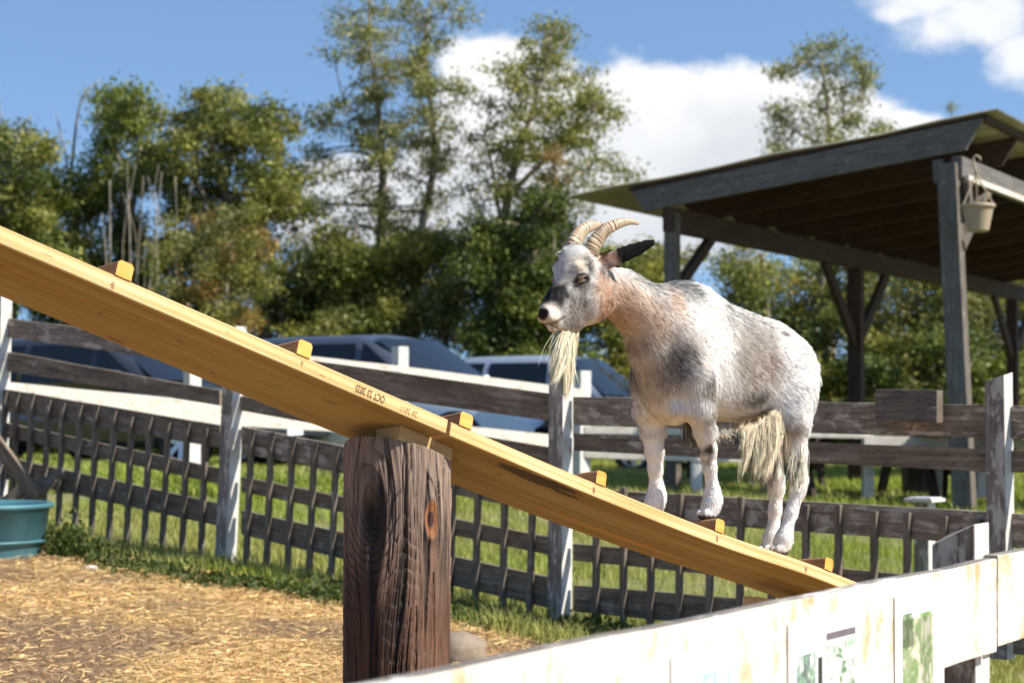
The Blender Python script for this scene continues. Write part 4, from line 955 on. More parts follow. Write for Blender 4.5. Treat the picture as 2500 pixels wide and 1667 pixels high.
        for (a, b2), (c, d) in zip(P_[:-1], P_[1:]): mb.poly([b2 - off, d - off, c - off, a - off], s_)
        mb.build(name, m_glass, root, smooth=True)
    ws(xf0, xf1, 'windshield'); ws(xr0, xr1, 'rear_window')
    mb = MB(); mb.beam(T(hl - .02, -.42, belt - .33), T(hl - .02, .42, belt - .33), .08, .13, f_); mb.build('grille', m_blk, root, bevel=.02)
    mb = MB(); mb.beam(T(hl - .04, -.72, .45), T(hl - .04, .72, .45), .10, .14, f_); mb.build('bumper', mp, root, bevel=.03)
    mb = MB(); mb.beam(T(hl + .02, -.15, .48), T(hl + .02, .15, .48), .02, .14, f_); mb.build('number_plate', M['paper'], root)
    return root
m_silver = paint('silver_blue_paint', (.34, .39, .46), .22, .3); m_white = paint('white_paint', (.74, .76, .78), .25); m_navy = paint('navy_paint', (.02, .035, .07), .15, .2); m_blueg = paint('blue_grey_paint', (.075, .088, .115), .2, .3); m_dk = paint('charcoal_paint', (.035, .04, .048), .2, .3)
c_ = P(965, HOR, 24.6); car(c_.x, c_.y, R(-33), 'large pale vehicle with dark navy roof and wide windshield behind the ramp joint', m_white, 1.72, 4.9, 1.9, m_blueg)
c_ = P(1400, HOR, 30.0); car(c_.x, c_.y, R(-30), 'silver estate car parked just left of and behind the goat', m_silver, 1.76, 4.8)
c_ = P(330, HOR, 24.5); car(c_.x, c_.y, R(-30), 'dark grey car seen through the fence under the left half of the ramp', m_dk, 1.62, 4.8)
c_ = P(2060, HOR, 50.0); car(c_.x, c_.y, R(-20), 'silver blue car glimpsed between fence rails to the right of the goat', m_silver, 1.36, 4.6)
c_ = P(1760, HOR, 50.0); car(c_.x, c_.y, R(-20), 'navy car mostly hidden behind the body of the goat', m_navy, 1.40, 4.6)

# ------------------------------------------------------------------ trees
M['leaf'] = attr_mat('leaves', .5, .38, .35); M['leaf'].node_tree.nodes['Principled BSDF'].inputs['Specular IOR Level'].default_value = .4
def bark(name, c1_, c2_):
    m, t, b = newmat(name); tcn = t.nodes.new('ShaderNodeTexCoord'); n = tnoise(t, mapping(t, tcn.outputs['Object'], (9, 9, 2)), 1, 5, .65)
    t.links.new(ramp(t, n, [(.4, c1_), (.6, c2_)]), b.inputs['Base Color']); b.inputs['Roughness'].default_value = .9; return m
M['bark'] = bark('grey_bark', (.10, .08, .055), (.30, .25, .18)); M['bark_pale'] = bark('pale_bark', (.17, .14, .10), (.38, .33, .25))
def limb(mb, a, b, r0, r1, wob=.06, n=7):
    L_ = (b - a).length; pts = []; 
    k1_ = Vector(rng.normal(0, wob * L_, 3)); 
    for i in range(n):
        t_ = i / (n - 1); p = a.lerp(b, t_) + k1_ * math.sin(math.pi * t_) + Vector(rng.normal(0, wob * .25 * L_ / n, 3)); pts.append(p)
    mb.tube(pts, [r0 + (r1 - r0) * i / (n - 1) for i in range(n)], 6); return pts
PAL = {'olive': [(0.139, 0.153, 0.025), (0.266, 0.266, 0.051), (0.381, 0.359, 0.085)], 'green': [(0.095, 0.133, 0.021), (0.190, 0.226, 0.034), (0.317, 0.332, 0.068)], 'dark': [(0.038, 0.063, 0.013), (0.088, 0.126, 0.023), (0.178, 0.219, 0.040)],
       'autumn': [(0.254, 0.133, 0.040), (0.381, 0.266, 0.068), (0.203, 0.199, 0.057)], 'yellow': [(0.215, 0.213, 0.034), (0.419, 0.373, 0.068), (0.152, 0.173, 0.034)], 'grey': [(0.152, 0.166, 0.046), (0.279, 0.279, 0.080), (0.393, 0.386, 0.137)]}
def tree(label, Y, trunks, clumps, pal='olive', leaf=.10, dens=1.0, group=None, name='tree', cat='tree', mat='bark', depth=1.6):
    """trunks: lists of (u, v, radius m); clumps: (u, v, ru, rv[, palette]) given where they stand at distance Y"""
    b0 = trunks[0][0]; g0 = P(b0[0], b0[1], Y); root = empty(name, (g0.x, g0.y, gz1(g0.x, g0.y)), label, cat, group)
    ppx = Y / FPX; tw = MB(); ends = []
    for tr in trunks:
        yo = rng.uniform(-.6, .6); pts = [P(u, v, Y + yo + rng.normal(0, .15)) for u, v, r in tr]; pts = catm(pts, 4); rs = np.interp(np.linspace(0, 1, len(pts)), np.linspace(0, 1, len(tr)), [r for *_, r in tr])
        tw.tube(pts, list(rs), 8); ends += list(zip(pts, rs))
    tw.build('trunk', M[mat], root, smooth=True); bw = MB(); VV = []; CC = []
    for c in clumps:
        u, v, ru, rv = c[:4]; pn = c[4] if len(c) > 4 else pal
        dz = rng.uniform(-1, 1) * depth; cc = P(u, v, Y + dz); rx, rz = ru * ppx, rv * ppx; ry = max(rx, rz) * .9
        # a limb from the nearest lower point of a trunk
        best = min(ends, key=lambda e: (e[0] - cc).length + (3 if e[0].z > cc.z + .3 else 0)); lp = limb(bw, best[0], cc, min(.05, max(.018, best[1] * .5)), .008)
        nsub = max(4, int(rx * rz * 16 + 5))
        sc = rng.normal(0, .58, (nsub, 3)); sc /= np.maximum(1, np.linalg.norm(sc, axis=1) / 1.25)[:, None]
        for s3 in sc:
            q = cc + Vector((s3[0] * rx, s3[1] * ry, s3[2] * rz)); limb(bw, lp[rng.integers(3, 7)], q, .010, .004, .08, 4)
            r_s = rng.uniform(.13, .30) * (leaf / .1) ** .5; nl = int(dens * 125 * (r_s / .25) ** 2 / (leaf / .1) ** 1.6) + 3
            k = rng.normal(0, .5, (nl, 3)) * np.array([r_s * 1.35, r_s * 1.25, r_s * 1.0]); pos = k + np.array(q); sz = leaf * rng.uniform(.55, 1.15, nl)[:, None]
            a1 = rng.normal(size=(nl, 3)) + np.array([0, 0, .0]); a1 /= np.linalg.norm(a1, axis=1)[:, None]; nrm2 = rng.normal(size=(nl, 3)) * .8 + np.array([0, 0, 1.]); a2 = np.cross(a1, nrm2); a2 /= np.linalg.norm(a2, axis=1)[:, None]
            VV.append(np.stack([pos - a1 * sz * .6, pos - a2 * sz * .3, pos + a1 * sz * .6, pos + a2 * sz * .3], 1).reshape(-1, 3))
            pl_ = np.array(PAL[pn]); ch = rng.choice(3, nl, p=[.35, .45, .2]); br_ = rng.uniform(.8, 1.2); CC.append(np.repeat(pl_[ch] * rng.uniform(.8, 1.2, (nl, 1)) * br_, 4, 0))
    bw.build('branches', M[mat], root, smooth=True)
    V = np.concatenate(VV); npmesh('crown', V, np.arange(len(V)), np.full(len(V) // 4, 4), M['leaf'], col=np.clip(np.concatenate(CC), .004, 1), parent=root, org=tuple(root.location))
    return root
def fill(x0, x1, y0, y1, n, r0, r1, asp=.75, seed=0, pal=None, top=None):
    rg = np.random.default_rng(seed); out = []
    while len(out) < n:
        u, v = rg.uniform(x0, x1), rg.uniform(y0, y1); r = rg.uniform(r0, r1)
        if top is not None and v < top(u): continue
        c = (u, v, r, r * asp); out.append(c + ((rg.choice(pal),) if pal else ()))
    return out
T = tree
def ALONG(pts, n, seed):
    rg = np.random.default_rng(seed); t = rg.uniform(0, len(pts) - 1, n); return [(float(np.interp(x, range(len(pts)), [p[0] for p in pts])), float(np.interp(x, range(len(pts)), [p[1] for p in pts]))) for x in t]
def JIT(n, r0, r1, sp, seed):
    rg = np.random.default_rng(seed + 5); return [(rg.normal(0, sp), rg.normal(0, sp * .5), rg.uniform(r0, r1)) for _ in range(n)]
SIL = [(0, 360), (180, 400), (235, 300), (262, 222), (300, 205), (345, 225), (385, 300), (425, 320), (450, 215), (480, 195), (520, 222), (560, 206), (600, 230), (628, 285), (690, 300), (740, 290), (752, 330), (705, 400), (745, 480), (790, 600), (900, 700)]
def sil(u): return float(np.interp(u / 1.063, [a for a, b in SIL], [b for a, b in SIL])) * 1.063 + 12
# far left bushy tree
T('rounded dark green tree filling the left edge above the ramp', 40, [[(20, 1040, .2), (30, 700, .13), (60, 420, .06)], [(25, 900, .12), (-60, 560, .08), (-90, 420, .04)]],
  fill(-170, 185, 330, 760, 58, 34, 62, seed=1, top=lambda u: 318 + max(0, u - 60) * .95 + max(0, -u - 40) * .3, pal=['green', 'olive', 'dark']) + [(40, 345, 40, 26, 'olive'), (100, 372, 38, 24, 'olive'), (-10, 340, 40, 24, 'olive')], 'green')
T('slim leafy tree with a bare pale leader, second from the left', 42, [[(300, 1040, .14), (290, 700, .09), (300, 450, .05), (262, 300, .02)], [(290, 760, .08), (330, 470, .05), (350, 260, .02)]],
  [(272, 235, 30, 22), (318, 232, 36, 24), (262, 285, 26, 20), (345, 290, 40, 30), (300, 330, 42, 34), (372, 350, 36, 34), (262, 365, 30, 22), (225, 400, 30, 26), (205, 455, 42, 32), (300, 410, 36, 28), (345, 420, 36, 28), (210, 520, 40, 34, 'yellow'), (200, 600, 46, 40, 'olive'), (250, 480, 26, 20)] + fill(190, 300, 620, 830, 14, 26, 46, seed=22) + fill(235, 420, 220, 480, 24, 16, 28, .9, seed=301, top=sil), 'green', dens=.62)
T('big dark oak like tree with a lobed top left of the picture centre', 41, [[(640, 1040, .2), (640, 760, .15), (560, 500, .10), (500, 280, .03)], [(600, 700, .1), (500, 480, .06), (430, 380, .03)], [(600, 620, .08), (660, 440, .05), (690, 330, .02)], [(760, 1010, .1), (690, 780, .08), (640, 540, .05)]],
  [(487, 225, 28, 20), (520, 240, 30, 22), (562, 232, 34, 22), (590, 255, 26, 16), (520, 285, 46, 28), (560, 310, 46, 30), (430, 305, 34, 24), (425, 350, 34, 28), (470, 345, 40, 32), (600, 345, 46, 34), (680, 305, 46, 22, 'olive'), (715, 318, 26, 16, 'olive'), (640, 330, 34, 24), (540, 380, 60, 46), (620, 410, 60, 44), (680, 390, 36, 26, 'olive'), (460, 400, 40, 34), (520, 450, 60, 40), (600, 480, 66, 46), (670, 470, 50, 40), (700, 520, 50, 44), (730, 560, 40, 40), (640, 550, 60, 46), (560, 540, 50, 34), (715, 620, 50, 44), (650, 630, 60, 50), (590, 610, 40, 40), (745, 670, 36, 40, 'dark'), (690, 710, 60, 50, 'dark'), (620, 720, 60, 50, 'dark'), (560, 700, 50, 50, 'olive'), (580, 780, 60, 46, 'dark'), (690, 790, 60, 40, 'dark'), (400, 380, 26, 22), (440, 450, 30, 24)] + fill(420, 790, 210, 560, 48, 18, 32, .9, seed=302, top=sil, pal=['olive', 'green', 'olive', 'dark']), 'olive', dens=.62)
T('reddish brown autumn shrub before the big dark tree', 39, [[(560, 1040, .06), (555, 800, .04), (550, 540, .015)]], fill(480, 650, 500, 800, 34, 20, 36, .9, seed=3, pal=['autumn', 'autumn', 'olive', 'grey'], top=lambda u: 470 + abs(u - 565) * .6), 'autumn', .075, .7, name='shrub', cat='shrub', mat='bark_pale')
T('tangle of pale bare stems and thin twigs behind the upper end of the ramp', 38.2, [[(275, 1040, 0.0193), (270, 700, 0.0165), (268, 440, 0.0110)], [(318, 1040, 0.0193), (318, 640, 0.0165), (310, 400, 0.0083)], [(345, 1040, 0.0165), (335, 720, 0.0138), (350, 430, 0.0066)], [(330, 1000, 0.0220), (372, 640, 0.0165), (395, 420, 0.0066)], [(395, 1000, 0.0165), (385, 700, 0.0138), (380, 470, 0.0066)], [(420, 900, 0.0165), (432, 600, 0.0110), (428, 430, 0.0055)], [(310, 900, 0.0165), (300, 600, 0.0121), (332, 400, 0.0055)], [(350, 900, 0.0165), (440, 600, 0.0110), (470, 440, 0.0055)], [(255, 1000, 0.0165), (262, 700, 0.0121), (250, 520, 0.0055)], [(405, 950, 0.0138), (412, 650, 0.0099), (360, 430, 0.0044)], [(455, 950, 0.0138), (470, 700, 0.0099), (505, 520, 0.0044)], [(370, 900, 0.0110), (352, 640, 0.0077), (388, 400, 0.0033)], [(300, 900, 0.0110), (335, 620, 0.0077), (300, 470, 0.0033)], [(480, 900, 0.0110), (445, 720, 0.0077), (410, 520, 0.0033)]],
  fill(340, 520, 480, 780, 16, 12, 24, 1.3, seed=4, pal=['grey', 'olive']), 'grey', .06, .5, name='shrub', cat='shrub', mat='bark_pale', depth=.8)
T('leafless dead tree with bare twigs poking above the left tree line', 43, [[(190, 1000, .07), (175, 500, .05), (178, 380, .035), (200, 240, .02), (250, 190, .006)], [(178, 520, .04), (160, 380, .025), (135, 270, .008)], [(260, 500, .04), (275, 370, .03), (285, 270, .012)], [(20, 420, .03), (8, 330, .02), (-5, 220, .008)], [(380, 420, .03), (392, 300, .012), (396, 215, .005)]], [(208, 240, 8, 6, 'grey')], 'grey', .03, .15, name='dead_tree', mat='bark_pale', depth=.3)
# tall airy pair
T('tallest airy tree with pale twin trunks rising past the top edge', 42, [[(930, 1040, .17), (925, 700, .12), (935, 450, .09), (922, 250, .06), (905, 120, .04), (900, -80, .015)], [(1000, 1040, .13), (1015, 650, .10), (1060, 400, .07), (1050, 230, .05), (1035, 120, .04), (1060, -40, .015)], [(935, 420, .05), (890, 300, .03), (840, 250, .012)]],
  [(905, 15, 50, 28), (860, 35, 40, 20), (960, 30, 46, 26), (1020, 15, 50, 24), (1090, 10, 40, 16), (1135, 45, 34, 12), (820, 72, 30, 12), (850, 85, 36, 16), (900, 80, 44, 26), (960, 85, 46, 26), (1030, 65, 44, 26), (1070, 95, 26, 14), (820, 130, 28, 12), (852, 142, 34, 13), (905, 135, 36, 20), (960, 140, 36, 20), (1040, 115, 28, 18), (900, 185, 26, 16), (960, 195, 26, 18), (1020, 170, 20, 14), (1040, 212, 26, 10), (1100, 205, 26, 10), (1125, 225, 26, 8), (930, 225, 26, 18), (880, 250, 34, 16), (835, 262, 34, 13), (790, 285, 34, 14), (775, 300, 20, 12), (840, 310, 34, 14), (925, 290, 34, 24), (985, 290, 30, 22), (1080, 260, 26, 22), (1110, 300, 20, 14), (1060, 330, 26, 20), (780, 370, 24, 16), (775, 392, 26, 20), (800, 428, 20, 12), (870, 345, 36, 22), (935, 360, 46, 30), (1000, 350, 34, 26), (870, 400, 34, 22), (940, 420, 46, 34), (1010, 430, 40, 34), (1060, 400, 24, 22), (1090, 380, 14, 16), (880, 470, 40, 26), (800, 500, 26, 22), (850, 540, 40, 26), (930, 500, 50, 36), (1010, 500, 44, 34), (1075, 480, 30, 24)] + [(c[0] + q[0], c[1] + q[1], q[2], q[2] * .8) for c, q in zip(ALONG([(910, 60), (925, 250), (935, 450), (925, 560)], 16, 1), JIT(16, 10, 20, 26, 1))] + [(c[0] + q[0], c[1] + q[1], q[2], q[2] * .8) for c, q in zip(ALONG([(1035, 120), (1050, 230), (1060, 400), (1020, 560)], 15, 2), JIT(15, 10, 20, 24, 2))], 'grey', .085, .45)
T('leafy lower trees making a pale olive screen below the airy tall tree', 41, [[(860, 1040, .10), (850, 760, .07), (870, 540, .03)], [(960, 1040, .10), (985, 700, .07), (1040, 520, .03)], [(1080, 1020, .07), (1090, 760, .05), (1070, 560, .02)]],
  fill(790, 1130, 540, 800, 78, 30, 52, .8, seed=5, pal=['olive', 'grey', 'olive', 'green'], top=lambda u: 545 + abs(u - 960) * .25) + fill(780, 1120, 780, 850, 18, 30, 46, .7, seed=6, pal=['olive', 'grey']), 'olive', .09, .9)
T('open tree with scattered clumps rising left of the goat', 40, [[(1215, 1040, .17), (1220, 700, .12), (1240, 480, .09), (1290, 300, .06), (1330, 170, .03), (1350, 70, .01)], [(1240, 480, .06), (1300, 420, .05), (1400, 330, .02)], [(1225, 560, .05), (1200, 400, .03), (1180, 330, .015)], [(1300, 540, .05), (1390, 430, .03), (1490, 410, .01)]],
  [(1330, 68, 26, 12), (1375, 72, 38, 14), (1390, 98, 30, 10), (1350, 92, 22, 12), (1222, 168, 34, 11), (1270, 160, 30, 13), (1325, 150, 34, 18), (1370, 155, 26, 16), (1440, 185, 46, 20), (1400, 200, 34, 20), (1345, 205, 36, 22), (1290, 195, 30, 18), (1235, 200, 22, 10), (1300, 240, 40, 20), (1370, 245, 40, 22), (1440, 240, 34, 18), (1480, 265, 34, 14), (1500, 280, 20, 8), (1200, 258, 34, 14), (1250, 262, 34, 16), (1330, 290, 40, 22), (1400, 295, 40, 24), (1460, 310, 34, 16), (1215, 310, 40, 18), (1160, 345, 26, 12), (1190, 365, 34, 14), (1270, 330, 36, 20), (1350, 345, 36, 22), (1420, 350, 30, 16), (1240, 385, 34, 18), (1150, 410, 30, 14), (1130, 460, 26, 16), (1300, 395, 30, 20), (1465, 385, 44, 16), (1510, 402, 40, 16), (1535, 430, 20, 12), (1420, 410, 36, 18), (1380, 430, 34, 22), (1440, 445, 40, 16), (1500, 460, 36, 14), (1430, 510, 22, 26), (1330, 440, 26, 22), (1190, 450, 30, 18), (1230, 460, 24, 16), (1170, 500, 34, 22)] + [(c[0] + q[0], c[1] + q[1], q[2], q[2] * .8) for c, q in zip(ALONG([(1345, 90), (1290, 300), (1240, 480)], 18, 3), JIT(18, 10, 20, 30, 3))] + [(c[0] + q[0], c[1] + q[1], q[2], q[2] * .8) for c, q in zip(ALONG([(1300, 420), (1400, 330), (1440, 240)], 11, 4), JIT(11, 9, 17, 24, 4))], 'olive', .085, .40)
T('dark vine covered tree directly behind the muzzle of the goat', 39, [[(1280, 1040, .22), (1290, 700, .16), (1320, 450, .06)]],
  fill(1150, 1390, 480, 850, 84, 28, 48, .85, seed=7, pal=['dark', 'dark', 'green', 'dark'], top=lambda u: 440 + abs(u - 1345) * .55), 'dark', .09, 1.2)
T('rusty leaved sapling growing up through the vine covered tree', 38.6, [[(1350, 700, .04), (1352, 500, .02), (1350, 380, .01)]], [(1352, 390, 12, 18, 'autumn'), (1345, 430, 18, 20, 'autumn'), (1358, 470, 20, 20, 'autumn'), (1345, 510, 22, 20)], 'autumn', .07, .8, name='sapling')
T('tree standing alone above the pavilion roof against the cloud', 46, [[(2030, 1040, .16), (2020, 600, .12), (2025, 380, .07), (2020, 260, .05), (2000, 130, .02)], [(2022, 330, .04), (2090, 250, .02), (2110, 180, .01)], [(2020, 360, .04), (1940, 320, .03), (1905, 290, .01)]],
  [(2000, 120, 30, 20), (2030, 110, 22, 14), (2075, 138, 26, 16), (2115, 158, 16, 12), (1970, 150, 30, 16), (1925, 168, 34, 12), (1900, 178, 22, 8), (2000, 170, 26, 18), (2045, 175, 26, 16), (2095, 185, 26, 18), (2120, 200, 14, 12), (2010, 220, 24, 20), (2060, 225, 20, 14), (2090, 245, 20, 10), (2010, 265, 22, 16), (2055, 275, 22, 16), (1930, 270, 34, 14), (1895, 278, 26, 12), (1910, 310, 34, 16), (1960, 300, 26, 16), (2020, 310, 30, 20), (2070, 305, 16, 16), (2100, 290, 18, 12), (1920, 345, 36, 16), (1900, 368, 30, 14), (1980, 350, 34, 20), (2050, 345, 36, 20), (2120, 330, 40, 12), (2170, 315, 26, 10), (2000, 400, 60, 26), (2080, 400, 50, 26)], 'grey', .09, .5)
# trees seen under the pavilion roof
T('yellow green tree filling the gap behind the neck and ear of the goat', 40, [[(1590, 1040, .14), (1600, 760, .10), (1600, 620, .05)], [(1500, 1040, .1), (1490, 740, .06), (1480, 620, .03)]],
  fill(1400, 1690, 600, 860, 62, 28, 46, .8, seed=8, pal=['green', 'olive', 'yellow', 'olive'], top=lambda u: 600 + abs(u - 1600) * .25), 'green', .09, .75)
T('mixed green and yellow tree visible between the pavilion posts', 41, [[(1880, 1040, .12), (1870, 760, .09), (1860, 620, .04)], [(1960, 1040, .10), (1990, 780, .07), (2020, 640, .03)]],
  fill(1780, 2110, 610, 920, 80, 28, 48, .8, seed=9, pal=['green', 'yellow', 'olive', 'dark'], top=lambda u: 600), 'olive', .09, .6)
T('light green tree behind the right side of the pavilion', 40, [[(2240, 1040, .12), (2240, 760, .09), (2230, 640, .04)], [(2400, 1040, .12), (2410, 760, .08), (2420, 640, .04)]],
  fill(2110, 2600, 640, 940, 120, 30, 50, .8, seed=10, pal=['green', 'olive', 'yellow', 'grey'], top=lambda u: 630), 'green', .09, .65)
T('thin young tree whose bare tip shows above the high end of the roof', 47, [[(2240, 1040, .08), (2330, 400, .04), (2318, 250, .008)]], [(2318, 262, 10, 8, 'grey')], 'grey', .04, .3, name='sapling')
T('broad leafy tree mass closing the gap left of the tangle of bare stems', 43, [[(150, 1040, .12), (170, 760, .08), (190, 520, .03)]], fill(60, 330, 470, 900, 44, 30, 50, .85, seed=201, pal=['green', 'olive', 'dark'], top=lambda u: 470 + abs(u - 200) * .2), 'green', .10, 1.0)
T('low broad tree closing the gap between the dark oak and the airy tall tree', 43, [[(770, 1040, .12), (775, 860, .08), (790, 700, .03)]], fill(650, 900, 640, 920, 40, 30, 48, .85, seed=202, pal=['olive', 'dark', 'green'], top=lambda u: 640), 'olive', .10, 1.0)
T('round olive tree low behind the tangle of bare stems', 43.5, [[(430, 1040, .12), (440, 800, .08), (450, 600, .03)]], fill(300, 620, 540, 920, 60, 30, 48, .85, seed=203, pal=['olive', 'grey', 'dark'], top=lambda u: 540 + abs(u - 470) * .15), 'olive', .10, 1.0)
T('tall rounded tree standing beyond the left picture edge', 42, [[(-330, 1040, .2), (-325, 700, .13), (-340, 400, .05)]], fill(-520, -150, 330, 860, 70, 30, 56, .85, seed=401, pal=['green', 'olive', 'dark']), 'green', .11, .8)
T('wide tree standing further out beyond the left picture edge', 44, [[(-720, 1040, .2), (-715, 700, .13), (-700, 420, .05)]], fill(-920, -520, 380, 860, 70, 30, 56, .85, seed=402, pal=['olive', 'green', 'dark']), 'olive', .11, .8)
# understory in front of the tree line: one shrub beside another
SHR = ['shrub cut by the left picture edge behind the fence', 'shrub at the far left behind the left fence post', 'shrub behind the top rail right of the left fence post', 'shrub above the bonnet side of the dark grey car', 'shrub behind the roof of the dark grey car', 'shrub under the ramp between the dark car and the left post',
 'shrub behind the second fence post from the left', 'shrub just right of the second fence post', 'shrub behind the rear of the large navy roofed vehicle', 'shrub behind the middle of the navy roof', 'shrub behind the windshield of the large navy roofed vehicle', 'shrub between the large vehicle and the silver estate',
 'shrub behind the bonnet of the large vehicle', 'shrub behind the rear of the silver estate car', 'shrub behind the beard of the goat', 'shrub behind the chest of the goat', 'shrub between the front legs of the goat and the far pavilion post', 'shrub hidden behind the shoulder of the goat', 'shrub behind the belly of the goat',
 'shrub behind the rump of the goat', 'shrub just right of the tail of the goat', 'shrub behind the middle pavilion post', 'shrub behind the dark block on the top rail', 'shrub left of the nearest pavilion post', 'shrub right of the nearest pavilion post', 'shrub behind the tall right fence post', 'shrub at the right picture edge', 'shrub cut by the right picture edge']
SHR = ['dense green ' + x for x in SHR]
k_ = 0
for u0 in range(-120, 2620, 98):
    pal_ = [['dark', 'green'], ['olive', 'green'], ['green', 'yellow'], ['dark', 'olive'], ['grey', 'olive']][k_ % 5]; hh_ = 90 + 46 * math.sin(k_ * 2.3) + 24 * math.sin(k_ * 5.1)
    T(SHR[k_], 37.5 + (k_ * 37 % 5) * .5, [[(u0, 1120, .05), (u0 + 6, 1000, .03), (u0, 920, .015)]],
      fill(u0 - 62, u0 + 62, 985 - hh_, 1130, 20, 24, 38, .85, seed=100 + k_, pal=pal_), 'dark', .10, 1.0, 'undergrowth shrubs below the tree line', 'shrub', 'shrub', depth=1.0); k_ += 1

# ------------------------------------------------------------------ the goat
GY_ = R(42); GF = np.array([-math.cos(GY_), -math.sin(GY_), 0]); GL = np.array([math.sin(GY_), -math.cos(GY_), 0])
GO = np.array([.549, 5.46, 0]) - GL * .143; GO[2] = CZ
def G(u, v, y=0.0):                 # goat frame (forward, left, up) of what is seen at u, v in the plane y
    r = np.array(ray(u, v)); o = np.array([0, 0, CZ]); t = ((GO - o) @ GL + y) / (r @ GL); Pp = o + r * t
    return np.array([(Pp - GO) @ GF, y, Pp[2] - CZ])
def W3(p): p = np.asarray(p); return GO + p[..., 0:1] * GF + p[..., 1:2] * GL + p[..., 2:3] * np.array([0, 0, 1.])
def Wdir(d): d = np.asarray(d); return d[..., 0:1] * GF + d[..., 1:2] * GL + d[..., 2:3] * np.array([0, 0, 1.])
H = .0055
x0g, x1g, y0g, y1g, z0g, z1g = -.72, .58, -.20, .20, -.46, .50
ax_ = np.arange(x0g, x1g, H); ay_ = np.arange(y0g, y1g, H); az_ = np.arange(z0g, z1g, H)
PX, PY_, PZ = [a.astype(np.float32) for a in np.meshgrid(ax_, ay_, az_, indexing='ij')]
def smin(a, b, k):
    h = np.clip(.5 + .5 * (b - a) / k, 0, 1); return b * (1 - h) + a * h - k * h * (1 - h)
def ell(c, r, pitch=0.0):
    x, y, z = PX - c[0], PY_ - c[1], PZ - c[2]
    if pitch: cp_, sp_ = math.cos(pitch), math.sin(pitch); x, z = x * cp_ + z * sp_, -x * sp_ + z * cp_
    k0 = np.sqrt((x / r[0]) ** 2 + (y / r[1]) ** 2 + (z / r[2]) ** 2); k1_ = np.sqrt((x / r[0] ** 2) ** 2 + (y / r[1] ** 2) ** 2 + (z / r[2] ** 2) ** 2)
    return k0 * (k0 - 1) / np.maximum(k1_, 1e-6)
def cone(a, b, ra, rb, sy=1.0):
    a = np.array(a, dtype=float); b = np.array(b, dtype=float); ba = b - a; ba2 = ba.copy(); ba2[1] /= sy
    x, y, z = PX - a[0], (PY_ - a[1]) / sy, PZ - a[2]
    t = np.clip((x * ba2[0] + y * ba2[1] + z * ba2[2]) / (ba2 @ ba2), 0, 1)
    return (np.sqrt((x - ba2[0] * t) ** 2 + (y - ba2[1] * t) ** 2 + (z - ba2[2] * t) ** 2) - (ra + (rb - ra) * t)) * min(1, sy)
def chain(pts, k=.02, sy=1.0):
    d = None
    for (p, r), (q, s) in zip(pts[:-1], pts[1:]):
        c = cone(p, q, r, s, sy); d = c if d is None else smin(d, c, k)
    return d
# torso
D = ell((-.20, 0, .130), (.245, .097, .142)); D = smin(D, ell((-.02, 0, .165), (.110, .086, .168)), .07)
D = smin(D, ell((-.045, 0, .285), (.11, .045, .07)), .06); D = smin(D, ell((.0, 0, .055), (.085, .074, .095)), .05)
D = smin(D, ell((-.43, 0, .125), (.120, .092, .115)), .07); D = smin(D, ell((-.23, 0, .048), (.15, .090, .074)), .05)
D = smin(D, cone((-.1, 0, .27), (-.40, 0, .20), .055, .045), .06)
# shoulders and thighs
for s_ in (1, -1):
    D = smin(D, ell((.005, s_ * .078, .12), (.070, .040, .135), -.2), .04); D = smin(D, ell((-.435, s_ * .070, .06), (.095, .045, .135), .15), .045)
D = smin(D, ell(tuple(G(1662, 992, .055)), (.040, .034, .028), -.5), .02)
# neck: higher at the poll, wide at the base
D = smin(D, chain([((.0, 0, .20), .110), ((.10, 0, .256), .077), ((.20, 0, .308), .057), ((.30, 0, .345), .051)], .05, .82), .045)
D = smin(D, chain([((.02, .0, .07), .075), ((.10, 0, .165), .062)], .05, .9), .04)
# legs
hoofs = [(-.052, .08, -.296), (.010, -.08, -.306), (-.358, .08, -.408), (-.492, -.08, -.424)]
legs = [
 [((.005, .086, .08), 0.0520), ((-.005, .094, .0), 0.0391), ((-.03, .088, -.06), 0.0288), ((-.048, .082, -.112), 0.0237), ((-.058, .08, -.16), 0.0172), ((-.070, .08, -.225), 0.0181), ((-.070, .08, -.248), 0.0242), ((-.062, .08, -.268), 0.0233), ((-.055, .08, -.284), 0.0246)],
 [((.015, -.082, .08), 0.0520), ((.012, -.088, .0), 0.0428), ((.0, -.084, -.06), 0.0335), ((-.004, -.08, -.118), 0.0256), ((-.006, -.08, -.165), 0.0191), ((-.012, -.08, -.225), 0.0200), ((-.010, -.08, -.248), 0.0260), ((.0, -.08, -.27), 0.0251), ((.007, -.08, -.30), 0.0260)],
 [((-.43, .075, .05), 0.0600), ((-.40, .088, -.04), 0.0520), ((-.415, .088, -.13), 0.0335), ((-.437, .084, -.205), 0.0246), ((-.432, .082, -.235), 0.0219), ((-.405, .08, -.30), 0.0172), ((-.380, .08, -.355), 0.0181), ((-.372, .08, -.375), 0.0242), ((-.362, .08, -.395), 0.0237)],
 [((-.45, -.075, .04), 0.0600), ((-.43, -.088, -.04), 0.0580), ((-.475, -.085, -.13), 0.0391), ((-.525, -.082, -.205), 0.0260), ((-.530, -.08, -.235), 0.0223), ((-.522, -.08, -.30), 0.0177), ((-.512, -.08, -.365), 0.0186), ((-.506, -.08, -.385), 0.0237), ((-.496, -.08, -.41), 0.0246)]]
for lg_ in legs: D = smin(D, chain(lg_, .016), .028)
for h_ in hoofs:
    for q_ in (-.011, .011): D = smin(D, ell((h_[0] + .008, h_[1] + q_, h_[2] + .004), (.026, .0125, .016), .3), .004)
